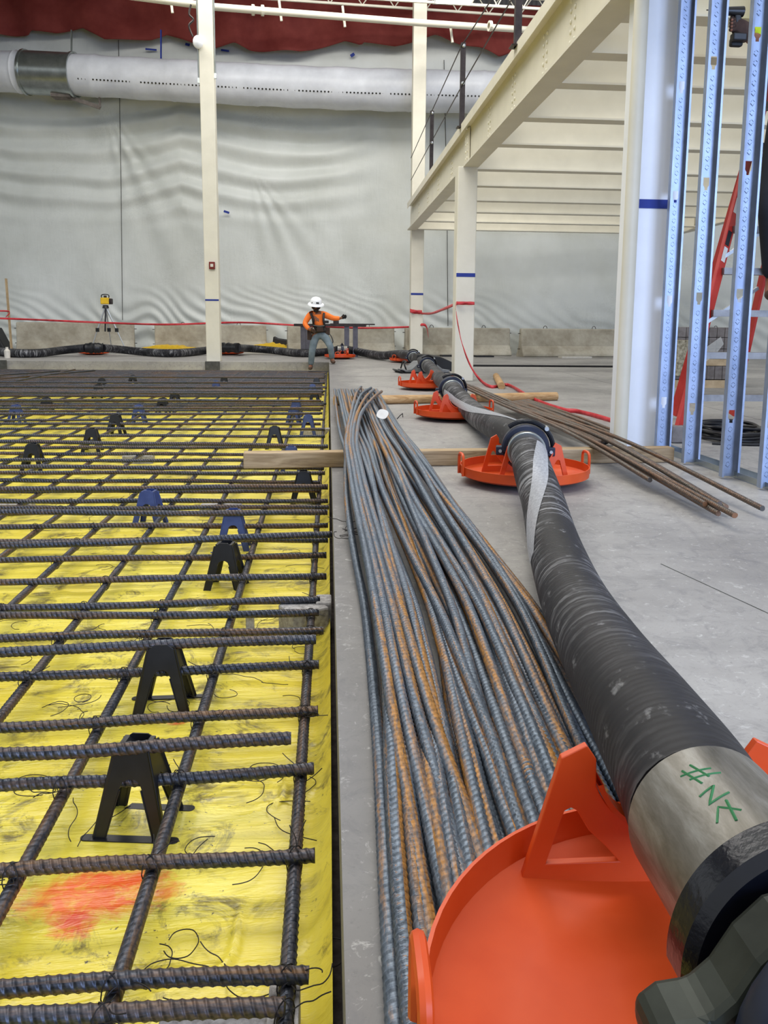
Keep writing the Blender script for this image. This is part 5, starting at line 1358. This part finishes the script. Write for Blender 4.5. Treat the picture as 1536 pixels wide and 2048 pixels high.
skin('hi_vis_shirt', sub2(['chest', 'waist', 'neckb', 'sl', 'el', 'sr', 'er'], .022), [('chest', 'waist'), ('chest', 'neckb'), ('neckb', 'sl'), ('sl', 'el'), ('neckb', 'sr'), ('sr', 'er')], simple('lime_hi_vis_cloth', (200, 222, 50), .8, 0, 10, 6), p2)
gl = sub2(['hl', 'wl', 'th', 'ti'] + ['f%d%s' % (k, n_) for k in range(4) for n_ in 'abc'], .004); gl['wl'] = (gl['wl'][0], .066); gl['hl'] = (gl['hl'][0], .048); gl['cuff'] = (q['wl'][0].lerp(q['el'][0], .55), .082)
skin('glove', gl, [('hl', 'wl'), ('wl', 'cuff')] + [e for e in eq if e[0] in gl and e[1] in gl and e != ('wl', 'hl')], simple('dark_brown_long_glove', (64, 44, 36), .85, 0, 12, 16), p2)
hc = q['crown'][0]; m = MB(); m.lathe([(.165, -.01), (.125, .015), (.12, .05), (.105, .10), (.07, .135), (0, .15)], 24, Matrix.Translation(hc)); m.build('hard_hat', m_white, p2, world=True, smooth=True)
for a_, t_2 in (('al', 'tl'), ('ar', 'tr')):
    pa = q[a_][0]; pt = q[t_2][0]; skin('boot', {'a': (pa, .055), 'h': (Vector((pa.x, pa.y, pt.z)), .05), 't': (pt, (.05, .04)), 'u': (pt + Vector((0, -.08, -.005)), (.045, .034))}, [('a', 'h'), ('h', 't'), ('t', 'u')], m_boot, p2)
m = MB(); c = Q(1472, 85, -.12)[0]; m.box(c, (.09, .05, .06)); m.build('tool_pouch', m_black, p2, world=True, bevel=.015)
dr = thing('cordless_drill', 'dark cordless drill with yellow trim held up behind the second stud', 'drill', Q(1458, 48, -.2)[0])
c = Q(1450, 22, -.17)[0]
m = MB(); m.tube([c + Vector((-.02, 0, 0)), c + Vector((.13, 0, 0))], .035, 12, rr=[.026, .036]); m.build('motor_housing', m_blk, dr, world=True, smooth=True)
m = MB(); m.tube([c + Vector((-.07, 0, 0)), c + Vector((-.02, 0, 0))], .016, 10, rr=[.010, .022]); m.build('chuck', m_blk, dr, world=True, smooth=True)
m = MB(); m.cyl(Q(1413, 20, -.17)[0], c + Vector((-.06, 0, 0)), .004, 6); m.build('bit', m_steel_dk, dr, world=True)
m = MB(); m.bar(c + Vector((.09, 0, -.02)), c + Vector((.11, 0, -.14)), .035, .045); m.build('grip', m_blk, dr, world=True, bevel=.008)
m = MB(); m.box(c + Vector((.11, 0, -.17)), (.10, .06, .05)); m.build('battery', m_blk, dr, world=True, bevel=.008)
